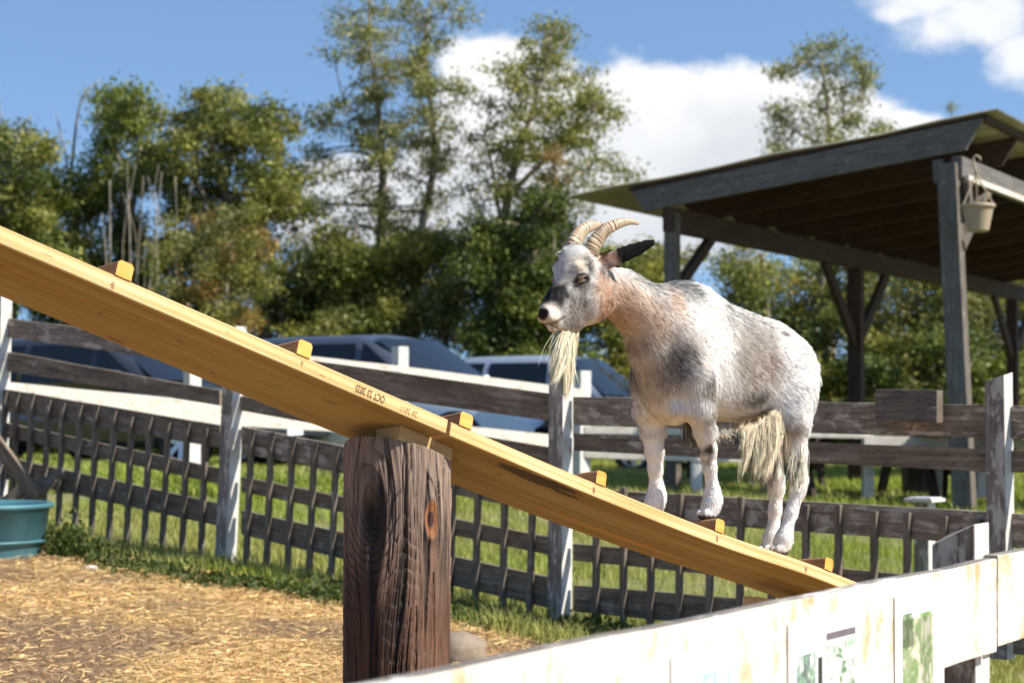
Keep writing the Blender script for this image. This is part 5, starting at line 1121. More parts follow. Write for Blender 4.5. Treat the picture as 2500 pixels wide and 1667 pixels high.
# head
Hd = ell((.368, 0, .362), (.072, .052, .066), .35)
Hd = smin(Hd, chain([((.385, 0, .335), .050), ((.435, 0, .290), .0385), ((.478, 0, .258), .0285)], .02, .86), .03)       # face down to the nose
Hd = smin(Hd, chain([((.335, 0, .295), .050), ((.395, 0, .250), .036), ((.458, 0, .224), .0215)], .02, .80), .025)          # lower jaw
Hd = smin(Hd, ell((.318, 0, .315), (.055, .046, .075), .2), .04)
for s_ in (1, -1):
    Hd = smin(Hd, ell((.335, s_ * .028, .295), (.048, .020, .045)), .03)                         # cheek
    Hd = smin(Hd, ell((.398, s_ * .040, .368), (.030, .012, .014), .5), .014)                      # brow ridge
    Hd = smin(Hd, ell((.480, s_ * .016, .244), (.020, .013, .017)), .012)                         # upper lip
Hd = smin(Hd, ell((.370, 0, .412), (.048, .040, .028)), .03)                                       # tuft between the horns
for s_ in (1, -1):
    Hd = np.maximum(Hd, -ell((.404, s_ * .0515, .346), (.0155, .012, .0095), .45))                 # eye sockets
    Hd = np.maximum(Hd, -ell((.5075, s_ * .0135, .2565), (.0085, .0045, .0048), .5))               # nostrils
Hd = np.maximum(Hd, -(np.maximum(ell((.487, 0, .2265), (.050, .06, .0026), .42), -(PX - .448))))   # line of the mouth
D = smin(D, Hd, .028)
# ears: flat tapering leaves standing out and back
def ear(s_):
    a = np.array([.322, s_ * .046, .392]); b = np.array([.228, s_ * .146, .449])
    e = b - a; L = np.linalg.norm(e); e = e / L; up = np.array([0, 0, 1.]) - e * e[2]; up /= np.linalg.norm(up); w_ = np.cross(e, up)
    x, y, z = PX - a[0], PY_ - a[1], PZ - a[2]
    t = (x * e[0] + y * e[1] + z * e[2]) / L; h = x * up[0] + y * up[1] + z * up[2]; d = x * w_[0] + y * w_[1] + z * w_[2]
    wid = .0205 * np.sqrt(np.clip(1 - np.abs((t - .30) / .72) ** 1.7, 0.0, 1)) + .002; th_ = .0075 * (1.1 - .5 * np.clip(t, 0, 1))
    q = np.sqrt((h / wid) ** 2 + (d / th_) ** 2); return np.maximum((q - 1) * th_ * .8, np.maximum(-t - .1, t - 1.0) * L)
D = smin(D, ear(1), .012); D = smin(D, ear(-1), .012)
# tail, short, held up
D = smin(D, chain([((-.555, 0, .15), .028), ((-.60, 0, .125), .020), ((-.625, .0, .085), .012)], .01), .02)

def surface_nets(D, org, h):
    s = D < 0; nx_, ny_, nz_ = D.shape; acc = np.zeros((nx_ - 1, ny_ - 1, nz_ - 1, 3)); cnt = np.zeros((nx_ - 1, ny_ - 1, nz_ - 1))
    for axn in range(3):
        oth = [a for a in range(3) if a != axn]
        for i in (0, 1):
            for j in (0, 1):
                sl_a = [slice(0, -1)] * 3; sl_b = [slice(0, -1)] * 3
                sl_b[axn] = slice(1, None)
                for o_, q in zip(oth, (i, j)):
                    if q: sl_a[o_] = slice(1, None); sl_b[o_] = slice(1, None)
                a = D[tuple(sl_a)]; b = D[tuple(sl_b)]; m_ = (a < 0) != (b < 0); t = np.where(m_, a / np.where(m_, a - b, 1), 0)
                acc[..., axn] += np.where(m_, t, 0); acc[..., oth[0]] += np.where(m_, i, 0); acc[..., oth[1]] += np.where(m_, j, 0); cnt += m_
    act = cnt > 0; ids = -np.ones(act.shape, dtype=np.int64); ids[act] = np.arange(act.sum()); gi = np.argwhere(act)
    V = (gi + acc[act] / cnt[act][:, None]) * h + org; F = []
    for axn in range(3):
        sa = [slice(1, -1)] * 3; sb = [slice(1, -1)] * 3; sa[axn] = slice(0, -1); sb[axn] = slice(1, None)
        a = s[tuple(sa)]; b = s[tuple(sb)]; e = np.argwhere(a != b); st = a[tuple(e.T)]; e = e + 1; e[:, axn] -= 1
        o1, o2 = [(1, 2), (2, 0), (0, 1)][axn]; q = []
        for d1, d2 in ((0, 0), (-1, 0), (-1, -1), (0, -1)):
            w = e.copy(); w[:, o1] += d1; w[:, o2] += d2; q.append(ids[tuple(w.T)])
        q = np.stack(q, 1); q[~st] = q[~st][:, ::-1]; F.append(q)
    return V, np.concatenate(F)
GV, GFc = surface_nets(D.astype(np.float64), np.array([x0g, y0g, z0g]), H)
def trilin(A, p):
    q = (p - np.array([x0g, y0g, z0g])) / H; q = np.clip(q, 0, np.array(A.shape) - 1.001); i = q.astype(int); f = q - i; r = 0
    for a in (0, 1):
        for b in (0, 1):
            for c in (0, 1):
                w = (f[:, 0] if a else 1 - f[:, 0]) * (f[:, 1] if b else 1 - f[:, 1]) * (f[:, 2] if c else 1 - f[:, 2]); r = r + A[i[:, 0] + a, i[:, 1] + b, i[:, 2] + c] * w
    return r
def grad(p, e=.004):
    g = np.stack([trilin(D, p + np.eye(3)[k] * e) - trilin(D, p - np.eye(3)[k] * e) for k in range(3)], 1); return g / np.maximum(np.linalg.norm(g, axis=1), 1e-9)[:, None]
for _ in range(2): GV = GV - grad(GV) * trilin(D, GV)[:, None]
GN = grad(GV)

# colour of the coat, as patches (seen at u, v; radius in px; colour; strength)
WHT = (.92, .885, .83); 
patches = []
def pt_(u, v, ru, rv, c, w=1.0, y=.1, rot=0): patches.append((G(u, v, y), ru * .00118, rv * .00118, c, w, rot))
TAU = (.25, .205, .165); SLT = (.065, .068, .076); DRK = (.012, .011, .012); PNK = (.56, .34, .22); ORG = (.36, .14, .055); BRN = (.075, .036, .02); CRM = (.70, .57, .41)
pt_(1600, 850, 110, 150, (.66, .55, .44), .75, .07); pt_(1640, 890, 80, 80, (.46, .41, .36), .25, .08)
pt_(1852, 890, 78, 104, (.30, .25, .205), .88, rot=1); pt_(1845, 805, 78, 50, (.36, .33, .30), .6, .06, rot=1); pt_(1810, 890, 40, 120, (.36, .31, .26), .45, rot=1); pt_(1880, 850, 50, 50, TAU, .3, rot=1); pt_(1850, 972, 56, 24, (.10, .078, .062), .65); pt_(1862, 965, 40, 22, SLT, .55)
pt_(1888, 812, 16, 9, DRK, .75, .03); pt_(1770, 760, 70, 30, (.25, .245, .24), .5, .03); pt_(1895, 895, 30, 44, (.25, .15, .11), .4)
pt_(1775, 850, 24, 170, WHT, .9); pt_(1765, 960, 20, 90, WHT, .8)
pt_(1650, 850, 80, 110, (.42, .37, .32), .25); pt_(1668, 880, 34, 42, SLT, .85); pt_(1655, 905, 26, 34, SLT, .6); pt_(1712, 935, 18, 34, SLT, .8); pt_(1728, 985, 26, 40, SLT, .72); pt_(1716, 965, 22, 30, TAU, .7); pt_(1720, 1020, 20, 26, TAU, .5)
pt_(1600, 690, 90, 26, (.11, .115, .125), .8, .0); pt_(1660, 712, 42, 34, (.085, .09, .10), .8, .01); pt_(1540, 672, 50, 16, (.16, .16, .165), .7, .0); pt_(1620, 735, 60, 26, (.20, .19, .19), .55, .05)
pt_(1545, 740, 60, 45, PNK, .62, .07); pt_(1600, 790, 60, 50, PNK, .5, .08); pt_(1645, 735, 22, 30, PNK, .7, .06); pt_(1510, 720, 34, 50, ORG, .55, .06); pt_(1560, 830, 60, 34, CRM, .5, .06)
pt_(1497, 755, 14, 34, BRN, .7, .06); pt_(1530, 790, 34, 20, BRN, .72, .07); pt_(1560, 822, 30, 20, BRN, .55, .08); pt_(1590, 840, 24, 20, BRN, .4, .08); pt_(1535, 850, 44, 22, ORG, .6, .03); pt_(1500, 805, 44, 16, PNK, .75, .02)
pt_(1600, 900, 70, 60, (.42, .35, .29), .25, .06); pt_(1560, 960, 40, 70, (.36, .28, .22), .4, -.02); pt_(1575, 1000, 16, 50, ORG, .3, .02); pt_(1620, 1000, 50, 40, CRM, .5, .04)
pt_(1728, 1098, 11, 15, (.07, .045, .025), 1.0, .1); pt_(1734, 1122, 8, 14, BRN, .6, .1); pt_(1582, 1112, 9, 26, (.16, .08, .04), .75, -.06); pt_(1742, 1262, 40, 7, (.05, .035, .025), .95, .1); pt_(1909, 1338, 10, 12, (.45, .36, .28), .6, .1)
pt_(1860, 1040, 80, 34, CRM, .6, .1); pt_(1800, 1050, 70, 30, CRM, .7, .08); pt_(1910, 1050, 24, 40, (.16, .10, .06), .6, .08); pt_(1958, 1010, 12, 24, ORG, .35, .1)
pt_(1965, 900, 46, 110, WHT, 1.0, .08); pt_(1940, 830, 26, 40, WHT, .9, .05); pt_(1960, 1010, 40, 80, WHT, .9, .1); pt_(1668, 988, 34, 24, WHT, .95, .075); pt_(1700, 800, 30, 60, WHT, .5, .08)
# head
hy = .05
pt_(1400, 735, 40, 44, (.14, .135, .14), .6, hy); pt_(1425, 770, 34, 34, (.26, .18, .13), .5, hy); pt_(1395, 775, 24, 24, (.30, .26, .24), .4, .03); pt_(1370, 725, 30, 22, DRK, .98, .03); pt_(1352, 735, 22, 14, DRK, .85, .02); pt_(1360, 700, 18, 26, (.05, .05, .06), .8, .02); pt_(1350, 680, 14, 30, (.40, .33, .29), .5, 0)
pt_(1385, 690, 24, 24, (.10, .07, .05), .6, .035); 
pt_(1400, 630, 44, 24, CRM, .8, .03); pt_(1375, 620, 30, 16, WHT, .95, .0); pt_(1412, 648, 26, 14, CRM, .8, .04); pt_(1375, 655, 18, 24, (.42, .34, .28), .6, .02)
pt_(1484, 745, 20, 42, ORG, .85, hy); pt_(1462, 720, 22, 40, (.42, .24, .14), .6, hy); pt_(1440, 702, 18, 12, BRN, .5, hy); pt_(1492, 690, 14, 26, CRM, .6, hy)
pt_(1484, 632, 26, 20, (.30, .10, .03), .95, .055); pt_(1474, 665, 20, 22, (.06, .035, .022), .8, .055); pt_(1458, 650, 10, 30, WHT, .5, .055)
pt_(1350, 765, 26, 18, CRM, .85, .03); pt_(1365, 800, 30, 16, CRM, .75, .03); pt_(1360, 760, 8, 4, (.2, .16, .14), .7, .03)
pt_(1438, 652, 16, 22, (.016, .018, .024), .98, hy); pt_(1443, 668, 16, 12, (.04, .04, .05), .8, hy); pt_(1418, 693, 26, 13, (.03, .02, .015), .9, hy); pt_(1425, 700, 20, 16, (.06, .05, .045), .7, hy); pt_(1402, 672, 12, 14, (.09, .06, .04), .7, .045)
pt_(1476, 740, 20, 40, (.42, .17, .06), .8, .045); pt_(1462, 700, 14, 30, (.50, .27, .15), .6, .05); pt_(1360, 668, 10, 26, WHT, .7, .0); pt_(1392, 655, 9, 20, WHT, .5, .03); pt_(1388, 742, 8, 20, WHT, .7, .035); pt_(1500, 780, 50, 26, (.60, .34, .20), .7, .03); pt_(1520, 730, 60, 50, (.62, .40, .27), .5, .06)
pt_(1372, 722, 24, 24, DRK, 1.0, .03); pt_(1352, 738, 20, 14, DRK, .95, .02); pt_(1390, 605, 40, 14, WHT, .9, .0)
pt_(1395, 790, 30, 16, (.22, .19, .17), .5, .03); pt_(1430, 735, 20, 50, (.20, .17, .15), .45, .05)
pt_(1345, 758, 22, 12, (.80, .72, .62), .9, .02)
def coat(p, n=None):
    y = np.abs(p[:, 1]); c = np.tile(np.array(WHT), (len(p), 1)); wob = .010 * (np.stack([fbm(p[:, 0] * 30, p[:, 2] * 30, p[:, 1] * 30, seed=70, o=3), fbm(p[:, 0] * 30, p[:, 2] * 30, p[:, 1] * 30, seed=71, o=3)], 1) - .5) * 2
    X_ = p[:, 0] + wob[:, 0]; Z_ = p[:, 2] + wob[:, 1]; spk = fbm(p[:, 0] * 90, p[:, 2] * 40, p[:, 1] * 90, seed=73, o=3)
    for g_, rx, rz, col, w, rot in patches:
        big = rx > .03; ylim = np.clip(1.6 - np.abs(y - abs(g_[1])) / .075, 0, 1)
        d = ((X_ - g_[0]) / rx) ** 2 + ((Z_ - g_[2]) / rz) ** 2; k = np.exp(-(d ** (3.0 if rot else 1.6 if big else 1.3)) * .85) * w * ylim
        k = np.clip(k * 1.05 * (1 + (spk - .5) * (.9 if rx > .06 else 1.5)), 0, 1)[:, None]; c = c * (1 - k) + np.array(col) * k
    # nose and lips
    dn = np.sqrt(((p[:, 0] - .502) / .022) ** 2 + ((p[:, 2] - .252) / .017) ** 2 + (y / .022) ** 2); k = np.clip((1.12 - dn) * 4, 0, 1)[:, None]; c = c * (1 - k) + np.array([.022, .014, .012]) * k
    ml = .2265 - (p[:, 0] - .487) * math.tan(.42) * -1.0
    # mouth line runs back and up from the lip
    zc = .2265 + (.487 - p[:, 0]) * math.tan(.42) * 1.0
    k = (np.exp(-((p[:, 2] - zc) / .0045) ** 2) * (p[:, 0] > .446) * (p[:, 0] < .53) * .85)[:, None]; c = c * (1 - k) + np.array([.03, .016, .012]) * k
    de = np.sqrt(((p[:, 0] - .404) / .020) ** 2 + ((p[:, 2] - .346) / .014) ** 2); k = (np.clip((1.15 - de) * 4, 0, 1) * (y > .03))[:, None]; c = c * (1 - k * .85) + np.array([.025, .016, .012]) * k * .85
    # ears: dark outside
    te = ((p[:, 0] - .322) * -.100 + (y - .046) * .104 + (p[:, 2] - .392) * .06) / (.1 ** 2 + .104 ** 2 + .06 ** 2); k = (np.clip((te - .16) * 7, 0, 1) * (y > .058) * (p[:, 2] > .34))[:, None]; c = c * (1 - k) + np.array([.012, .007, .005]) * k
    # hooves
    fore = p[:, 0] > -.2; hz = np.where(fore & (p[:, 1] > 0), -.286, np.where(fore, -.297, np.where(p[:, 1] > 0, -.400, -.415))); k = np.clip((hz - p[:, 2]) / .004, 0, 1)[:, None]; c = c * (1 - k) + np.array([.06, .045, .035]) * k
    return c
m_skin, t, b = newmat('goat_skin'); a = mk(t, 'ShaderNodeAttribute', attribute_name='col'); t.links.new(a.outputs['Color'], b.inputs['Base Color']); b.inputs['Roughness'].default_value = .8; b.inputs['Specular IOR Level'].default_value = .1
hn = tnoise(t, mapping(t, t.nodes.new('ShaderNodeTexCoord').outputs['Object'], (120, 120, 60)), 1, 4, .6); bump(t, b, hn, .5, .003)
SC = coat(GV)
goat = npmesh('goat', W3(GV), GFc.ravel(), np.full(len(GFc), 4), m_skin, col=np.clip(SC * .92, .01, .9), smooth=True, org=tuple(GO + GF * -.2 + np.array([0, 0, -.41])))
tag(goat, 'horned white and grey goat with a long beard standing on the pine ramp', 'goat')
gorg = tuple(goat.location)

# ---- coat of hair
M['fur'] = attr_mat('goat_hair', .62, .0, .22, nrm=True)
def strands(name, roots, nrm, dirs, length, width, cols, seg=3, grav=0.0, curl=0.0, jit=.6):
    n = len(roots); d = dirs / np.maximum(np.linalg.norm(dirs, axis=1), 1e-9)[:, None]; side = np.cross(d, nrm); side /= np.maximum(np.linalg.norm(side, axis=1), 1e-9)[:, None]
    a = rng.normal(0, jit, n)[:, None]; side = side * np.cos(a) + np.cross(d, side) * np.sin(a); P_ = roots.copy(); L_ = []; step_ = (length / seg)[:, None]; ph = rng.uniform(0, 6.28, n)
    for s in range(seg + 1):
        L_.append(P_.copy()); 
        dd = d + np.array([0, 0, -1.]) * grav * s / seg + (side * (curl * np.sin(ph + s * 1.1))[:, None] if curl else 0); dd /= np.linalg.norm(dd, axis=1)[:, None]; P_ = P_ + dd * step_
    pts = []
    for s in range(seg):
        w = (width * (1 - .55 * s / seg))[:, None] / 2; pts += [L_[s] - side * w, L_[s] + side * w]
    pts.append(L_[seg]); V = np.stack(pts, 1); m_ = V.shape[1]; V = V.reshape(-1, 3); base = np.arange(n)[:, None] * m_; F4 = []
    for s in range(seg - 1): F4.append(np.concatenate([base + 2 * s, base + 2 * s + 1, base + 2 * s + 3, base + 2 * s + 2], 1))
    F4 = np.concatenate(F4) if F4 else np.zeros((0, 4), int); F3 = np.concatenate([base + 2 * seg - 2, base + 2 * seg - 1, base + 2 * seg], 1)
    NN = nrm + side * rng.normal(0, .14, n)[:, None] + d * .06; NN /= np.linalg.norm(NN, axis=1)[:, None]
    # normals are stored in world axes (the goat has no rotation)
    return npmesh(name, W3(V), np.concatenate([F4.ravel(), F3.ravel()]), np.concatenate([np.full(len(F4), 4), np.full(len(F3), 3)]), M['fur'], col=np.repeat(np.clip(cols, .01, .92), m_, 0), vec=Wdir(np.repeat(NN, m_, 0)), parent=goat, org=gorg)
qa = GV[GFc]; ar = np.linalg.norm(np.cross(qa[:, 2] - qa[:, 0], qa[:, 3] - qa[:, 1]), axis=1) * .5
def sample(n, wt):
    w = ar * wt; fi = rng.choice(len(GFc), n, p=w / w.sum()); u_, v_ = rng.uniform(0, 1, (2, n, 1)); q = qa[fi]
    p = (q[:, 0] * (1 - u_) + q[:, 1] * u_) * (1 - v_) + (q[:, 3] * (1 - u_) + q[:, 2] * u_) * v_; nn = GN[GFc[fi]].mean(1); return p, nn / np.linalg.norm(nn, axis=1)[:, None]
cen = qa.mean(1)
def bare(p):        # no hair on the eyes, nose pad, hooves
    y = np.abs(p[:, 1]); b_ = ((np.abs(p[:, 0] - .404) < .013) & (np.abs(p[:, 2] - .346) < .009) & (y > .035)) | ((p[:, 0] > .488) & (p[:, 2] > .238))
    fore = p[:, 0] > -.2; hz = np.where(fore & (p[:, 1] > 0), -.290, np.where(fore, -.301, np.where(p[:, 1] > 0, -.404, -.419))); return b_ | (p[:, 2] < hz)
head_w = np.where(cen[:, 0] > .29, 2.6, 1.0) * np.where((cen[:, 0] < .36) & (np.abs(cen[:, 1]) > .066) & (cen[:, 2] > .37), .05, 1) * ~bare(cen)
p, nn = sample(300000, head_w); k = ~bare(p); p, nn = p[k], nn[k]; n = len(p); X_, Y_, Z_ = p.T
# direction the hair lies
flow = np.zeros((n, 3)); leg = Z_ < -.07; hd = (X_ > .30) & (Z_ > .18); nk = (X_ > .08) & ~hd & (Z_ > .1)
flow[:] = (-.75, 0, -.55); flow[leg] = (-.15, 0, -1); flow[nk] = (-.85, 0, -.75)
flow[hd] = (-.8, 0, .0) ; fc = hd & (X_ > .37); flow[fc] = (-.75, 0, .25); jw = hd & (Z_ < .30) & (X_ < .44); flow[jw] = (-.5, 0, -.75)
tf = hd & (Z_ > .395); flow[tf] = (.55, 0, .15); flow[:, 1] += np.sign(Y_) * .12; ck = (X_ > .0) & (X_ < .2) & (Z_ < .08) & ~leg; flow[ck] = (-.2, 0, -1)
rp = (X_ < -.42) & ~leg; flow[rp] = (-.5, 0, -.9)
flow += .35 * (np.stack([fbm(X_ * 14, Z_ * 14, Y_ * 14, seed=s) for s in (80, 81, 82)], 1) - .5); tang = flow - nn * np.sum(flow * nn, 1)[:, None]; tang /= np.maximum(np.linalg.norm(tang, axis=1), 1e-6)[:, None]
lift_ = rng.uniform(.02, .15, n); ei = hd & (np.abs(Y_) > .062)
ev = np.stack([np.full(n, -.100), .104 * np.sign(Y_), np.full(n, .06)], 1); tang[ei] = ev[ei] / .156; lift_[ei] = .05
dirs = tang + nn * lift_[:, None] + rng.normal(0, .10, (n, 3)) * np.where(ei, .3, 1)[:, None]
ln = np.full(n, .019); ln[leg] = .0065; ln[hd] = .0062; ln[nk] = .016; ln[jw] = .010; ln[tf] = .013; ear_ = hd & (np.abs(Y_) > .062); ln[ear_] = .003; top = (nn[:, 2] > .6) & ~hd & ~leg; ln[top] = .019; dirs[top] += nn[top] * .12
muz = X_ > .455; ln[muz] = .0045; ft_ = (Z_ < np.where(X_ > -.2, -.235, -.36)); ln[ft_] = .009; bel = (nn[:, 2] < -.3) & ~leg & ~hd; ln[bel] = .014; ln[rp] = .017
ln = ln * rng.uniform(.6, 1.25, n); cs = coat(p); fl = (rng.normal(1, .07, n) * (1 + .5 * (fbm((X_ * .6 - Z_ * .8) * 150, (X_ * .8 + Z_ * .6) * 22, Y_ * 90, seed=90, o=3) - .5)))[:, None]; cs = cs * fl
wisp = (rng.uniform(0, 1, n) < .20)[:, None]; mixk = rng.uniform(.2, .6, (n, 1)); notdark = (cs.mean(1) > .12)[:, None]; cs = np.where(wisp & notdark & ~ear_[:, None], cs * (1 - mixk) + np.array([.80, .74, .66]) * mixk, cs)
dkw = (rng.uniform(0, 1, n) < .12)[:, None] & (cs.mean(1) < .6)[:, None]; cs = np.where(dkw, cs * .45, cs)
wd = np.where(hd, .0008, .00105) * rng.uniform(.7, 1.3, n); wd[leg] = .0012
strands('coat', p, nn, dirs, ln, wd, cs, 3, .25, .0, .5)
# long hair: beard, belly fringe, back of the thigh, tail, dewlap, fetlocks
def ribbons(name, LN, nrm, width, cols):
    n, m_, _ = LN.shape; seg = m_ - 1; d = LN[:, -1] - LN[:, 0]; side = np.cross(d, nrm); side /= np.maximum(np.linalg.norm(side, axis=1), 1e-9)[:, None]; a = rng.normal(0, 1.0, n)[:, None]; dn = d / np.maximum(np.linalg.norm(d, axis=1), 1e-9)[:, None]
    side = side * np.cos(a) + np.cross(dn, side) * np.sin(a); pts = []; width = width * .78
    for s in range(seg):
        w = (width * (1 - .6 * (s / seg) ** 1.5))[:, None] / 2; pts += [LN[:, s] - side * w, LN[:, s] + side * w]
    pts.append(LN[:, seg]); V = np.stack(pts, 1); mm_ = V.shape[1]; base = np.arange(n)[:, None] * mm_; F4 = []
    for s in range(seg - 1): F4.append(np.concatenate([base + 2 * s, base + 2 * s + 1, base + 2 * s + 3, base + 2 * s + 2], 1))
    F4 = np.concatenate(F4); F3 = np.concatenate([base + 2 * seg - 2, base + 2 * seg - 1, base + 2 * seg], 1)
    return npmesh(name, W3(V.reshape(-1, 3)), np.concatenate([F4.ravel(), F3.ravel()]), np.concatenate([np.full(len(F4), 4), np.full(len(F3), 3)]), M['fur'], col=np.repeat(np.clip(cols, .01, .92), mm_, 0), vec=Wdir(np.repeat(nrm, mm_, 0)), parent=goat, org=gorg)
def lock(name, base_pts, n, L, d, col, spread=.012, w=.0009, grav=.8, curl=.08, seg=7, lj=.3, conv=None, push=None, per=36, tight=.72, osc=1.0):
    """long hair hanging in clumps whose strands run together at the tips"""
    n = int(n * 4.6); nc = max(3, n // per); base = np.array(base_pts, dtype=float); k = rng.uniform(0, len(base) - 1, nc); i = np.minimum(k.astype(int), len(base) - 2); f = (k - i)[:, None]
    rc = base[i] * (1 - f) + base[i + 1] * f + rng.normal(0, spread, (nc, 3)) * np.array([1, .8, .6]); Lc = np.interp(k, np.arange(len(base)), L if hasattr(L, '__len__') else [L] * len(base)) * rng.uniform(1 - lj, 1.12, nc)
    dc = np.tile(np.array(d, dtype=float), (nc, 1)); dc /= np.linalg.norm(dc, axis=1)[:, None]; dc += rng.normal(0, .09, (nc, 3))
    if conv is not None: dc = (np.array(conv) - rc); dc /= np.linalg.norm(dc, axis=1)[:, None]; dc += rng.normal(0, .025, (nc, 3))
    b1_ = rng.normal(0, curl, (nc, 3)); c = rng.integers(0, nc, n); off = osc * rng.normal(0, .0046, (n, 3)); tj = rng.normal(0, .0016, (n, 3)); lf = rng.uniform(.72, 1.05, n); stray = (rng.uniform(0, 1, n) < .03)[:, None]; off2 = off + stray * rng.normal(0, .006, (n, 3))
    b2_ = rng.normal(0, curl * .35, (n, 3)) + stray * rng.normal(0, .10, (n, 3)); LN = []
    for s in range(seg + 1):
        t_ = s / seg; x = rc[c] + dc[c] * (Lc[c] * lf * t_)[:, None] + np.array([0, 0, -1.]) * (grav * .12 * Lc[c] * t_ * t_)[:, None] + (b1_[c] * math.sin(t_ * 2.6) + b2_ * t_ * t_) * Lc[c][:, None]
        x = x + off * (1 - tight * t_ ** 1.2) + tj * t_ + (off2 - off) * (1 + t_); LN.append(x)
    LN = np.stack(LN, 1); nr_ = np.tile(np.array([-.30, .75, .60]), (n, 1)) + off / .0046 * .25 + rng.normal(0, .06, (n, 3)); nr_ /= np.linalg.norm(nr_, axis=1)[:, None]
    cc = np.array(col) * rng.normal(1, .05, nc)[c][:, None] * rng.normal(1, .08, (n, 1)); return ribbons(name, LN, nr_, np.full(n, w) * rng.uniform(.6, 1.4, n), cc)
BRD = (.90, .80, .60)
b1 = G(1372, 815, .004); b2 = G(1415, 812, .004); tip_ = G(1378, 950, .0)
BRD = (.93, .77, .52); FR = (.92, .76, .52)
lock('beard', [G(1380, 812, .002), G(1392, 812, .0), G(1404, 808, -.002)], 1700, [.140, .160, .140], (.10, 0, -1), BRD, .0030, .0008, .25, .035, 10, .14, conv=G(1380, 958, .0), tight=.62, osc=.58)
lock('beard', [G(1374, 812, .004), G(1386, 812, .006)], 900, [.115, .13], (.10, 0, -1), (.93, .80, .57), .0035, .0008, .3, .07, 10, .25, conv=G(1350, 925, .01), tight=.7, osc=.55)
lock('belly_fringe', [G(1815, 1050, .07), G(1850, 1045, .075), G(1880, 1025, .08), G(1900, 1005, .085)], 1700, [.04, .115, .150, .10], (.20, .0, -1), FR, .010, .0007, .5, .09, 9, .3)
lock('belly_fringe', [G(1850, 1065, .03), G(1875, 1055, .03), G(1890, 1035, .035)], 800, [.12, .155, .16], (.10, .0, -1), (.74, .60, .43), .012, .0007, .5, .09, 9, .3)
lock('belly_hair', [G(1700, 1050, .0), G(1750, 1068, .03), G(1810, 1065, .05)], 700, [.012, .018, .022], (-.7, 0, -.8), (.62, .50, .37), .016, .0009, .3, .1, 4, .5)
lock('thigh_hair', [G(1940, 1060, .105), G(1950, 1100, .10), G(1950, 1130, .095)], 900, [.10, .09, .07], (.08, .0, -1), (.92, .80, .60), .007, .0009, .4, .05, 8, .25)
lock('forelock', [G(1378, 622, -.02), G(1392, 614, .0), G(1412, 610, .012), G(1432, 622, .026)], 420, [.020, .024, .022, .018], (.85, .1, .05), (.90, .86, .78), .006, .0008, .5, .12, 5, .4, per=20, osc=.9)
lock('rump_hair', [G(1955, 850, .07), G(1966, 900, .07), G(1970, 960, .07)], 400, [.015, .018, .02], (-.75, .25, -.7), (.82, .78, .71), .012, .0009, .3, .05, 4, .4)
lock('tail_hair', [G(1972, 925, .0), G(1978, 945, .0)], 200, [.03, .03], (-.45, 0, -.9), (.82, .76, .66), .010, .0009, .5, .08, 5, .4)
lock('brisket_tuft', [G(1678, 1035, .03), G(1694, 1040, .04)], 350, [.045, .06], (-.02, 0, -1), (.78, .64, .42), .007, .0009, .3, .06, 6, .35)
# ---- horns, ringed
m_horn = attr_mat('horn', .45, 0, .4)
def horn(s_, pts, r0):
    pts = [np.array(p_) for p_ in pts]; vs = catm([Vector(p_) for p_ in pts], 40); m_ = len(vs); L_ = 0; arcs = [0]
    for a, b in zip(vs[:-1], vs[1:]): L_ += (b - a).length; arcs.append(L_)
    V = []; C = []; sg = 40; prev = Vector((0, 1, 0))
    for i, (q, l) in enumerate(zip(vs, arcs)):
        t_ = l / L_; d = (vs[min(i + 1, m_ - 1)] - vs[max(i - 1, 0)]).normalized(); a = (prev - d * prev.dot(d)).normalized(); b = d.cross(a)
        ph = l / .0076 + .8 * math.sin(l * 90); fr_ = ph - math.floor(ph); ridge = (fr_ ** .7 if fr_ < .8 else (1 - fr_) / .2) ; am = .0032 * max(0, 1 - (t_ / .85) ** 2)
        r = r0 * (1 - t_) ** .62 * (1 - .25 * t_) + .0030 if t_ < .97 else max(.0005, .0045 * math.sqrt(max(0, 1 - ((t_ - .97) / .03) ** 2)))
        for k in range(sg):
            an = 2 * math.pi * k / sg; flat = 1 + .16 * math.cos(2 * an); rr = r + am * (ridge - .5) * (1 + .5 * math.sin(an * 3 + i * .15)) * 1.2
            V.append(tuple(q + a * (rr * .80 * math.cos(an)) + b * (rr * 1.12 * math.sin(an))))
            v_ = .55 + .5 * ridge * (1 if t_ < .8 else .6) + random.uniform(-.05, .05); cc = (.56 * v_, .44 * v_, .30 * v_) if ridge > .34 or t_ > .82 else (.10, .055, .03)
            if t_ < .10: cc = tuple(x * .8 for x in cc)
            C.append(cc)
    f = np.arange(m_ * sg).reshape(m_, sg); f = np.stack([f[:-1], np.roll(f, -1, 1)[:-1], np.roll(f, -1, 1)[1:], f[1:]], -1).reshape(-1, 4)
    npmesh('horn', W3(np.array(V)), f.ravel(), np.full(len(f), 4), m_horn, col=np.clip(np.array(C), .02, .9), smooth=True, parent=goat, org=gorg)
near = [G(1441, 622, .030), G(1450, 596, .034), G(1473, 566, .044), G(1503, 549, .054), G(1535, 541, .062), G(1561, 546, .068)]
far_ = [G(1396, 620, -.026), G(1402, 596, -.030), G(1417, 568, -.040), G(1440, 553, -.050), G(1468, 551, -.060), G(1496, 560, -.066)]
horn(1, near, .0202); horn(-1, far_, .0192)
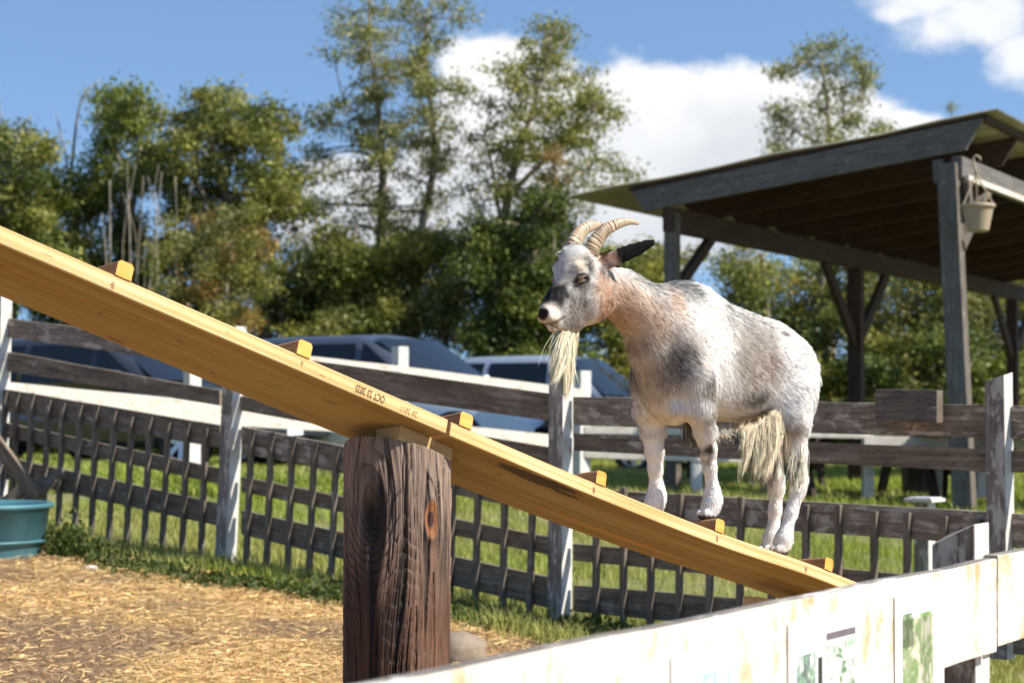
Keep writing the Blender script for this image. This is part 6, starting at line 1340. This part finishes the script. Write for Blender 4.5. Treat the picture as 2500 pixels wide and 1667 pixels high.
# ---- eyes
m_eye = plain('amber_eye', (.24, .12, .035), .12, 0, .3, 150); m_pup = plain('pupil', (.004, .004, .004), .1)
m_eye.node_tree.nodes['Principled BSDF'].inputs['Coat Weight'].default_value = 1
for s_ in (1, -1):
    c0 = np.array([.403, s_ * .0405, .3455]); mb = MB(); nu, nv = 28, 18; base = 0
    for j in range(nv + 1):
        for i_ in range(nu):
            fi, th_ = math.pi * j / nv, 2 * math.pi * i_ / nu; q = c0 + .0118 * np.array([math.sin(fi) * math.cos(th_), math.cos(fi) * s_, math.sin(fi) * math.sin(th_)]); mb.v.append(Vector(W3(q)))
    for j in range(nv):
        for i_ in range(nu):
            i2 = (i_ + 1) % nu; mb.f.append((j * nu + i_, j * nu + i2, (j + 1) * nu + i2, (j + 1) * nu + i_)); mb.uv += [(0, 0)] * 4; mb.m.append(0)
    ey = mb.build('eye', m_eye, goat, smooth=True)
    mb = MB(); pts = []
    for i_ in range(20):
        a = 2 * math.pi * i_ / 20; pts.append(np.array([.0052 * math.copysign(abs(math.cos(a)) ** .6, math.cos(a)), 0, .0017 * math.copysign(abs(math.sin(a)) ** .7, math.sin(a))]))
    P_ = []
    for q in pts:
        x_, z_ = q[0], q[2]; P_.append(Vector(W3(c0 + np.array([x_ * .93, s_ * math.sqrt(.0121 ** 2 - x_ * x_ - z_ * z_), z_ - x_ * .35]))))
    mb.poly(P_); mb.build('pupil', m_pup, ey)
    mb = MB(); q = [W3(c0 + np.array([x_ * 1.35, s_ * (math.sqrt(max(0, .0125 ** 2 - x_ * x_ * 1.0)) + .000), .0062 + .0018 * math.cos(x_ * 120) - x_ * .42])) for x_ in np.linspace(-.0115, .0115, 9)]
    mb.tube([Vector(x) - Vector((0, 0, .0012)) for x in q], .0034, 8); mb.build('eyelid', plain('dark_eyelid', (.10, .06, .04), .6), goat, smooth=True)
    mb = MB(); q = [W3(c0 + np.array([x_ * 1.35, s_ * (math.sqrt(max(0, .0125 ** 2 - x_ * x_ * 1.0)) + .000), -.0062 - .0012 * math.cos(x_ * 120) - x_ * .42])) for x_ in np.linspace(-.0115, .0115, 9)]
    mb.tube([Vector(x) + Vector((0, 0, .0010)) for x in q], .0024, 8); mb.build('eyelid', plain('dark_eyelid', (.08, .05, .035), .6), goat, smooth=True)
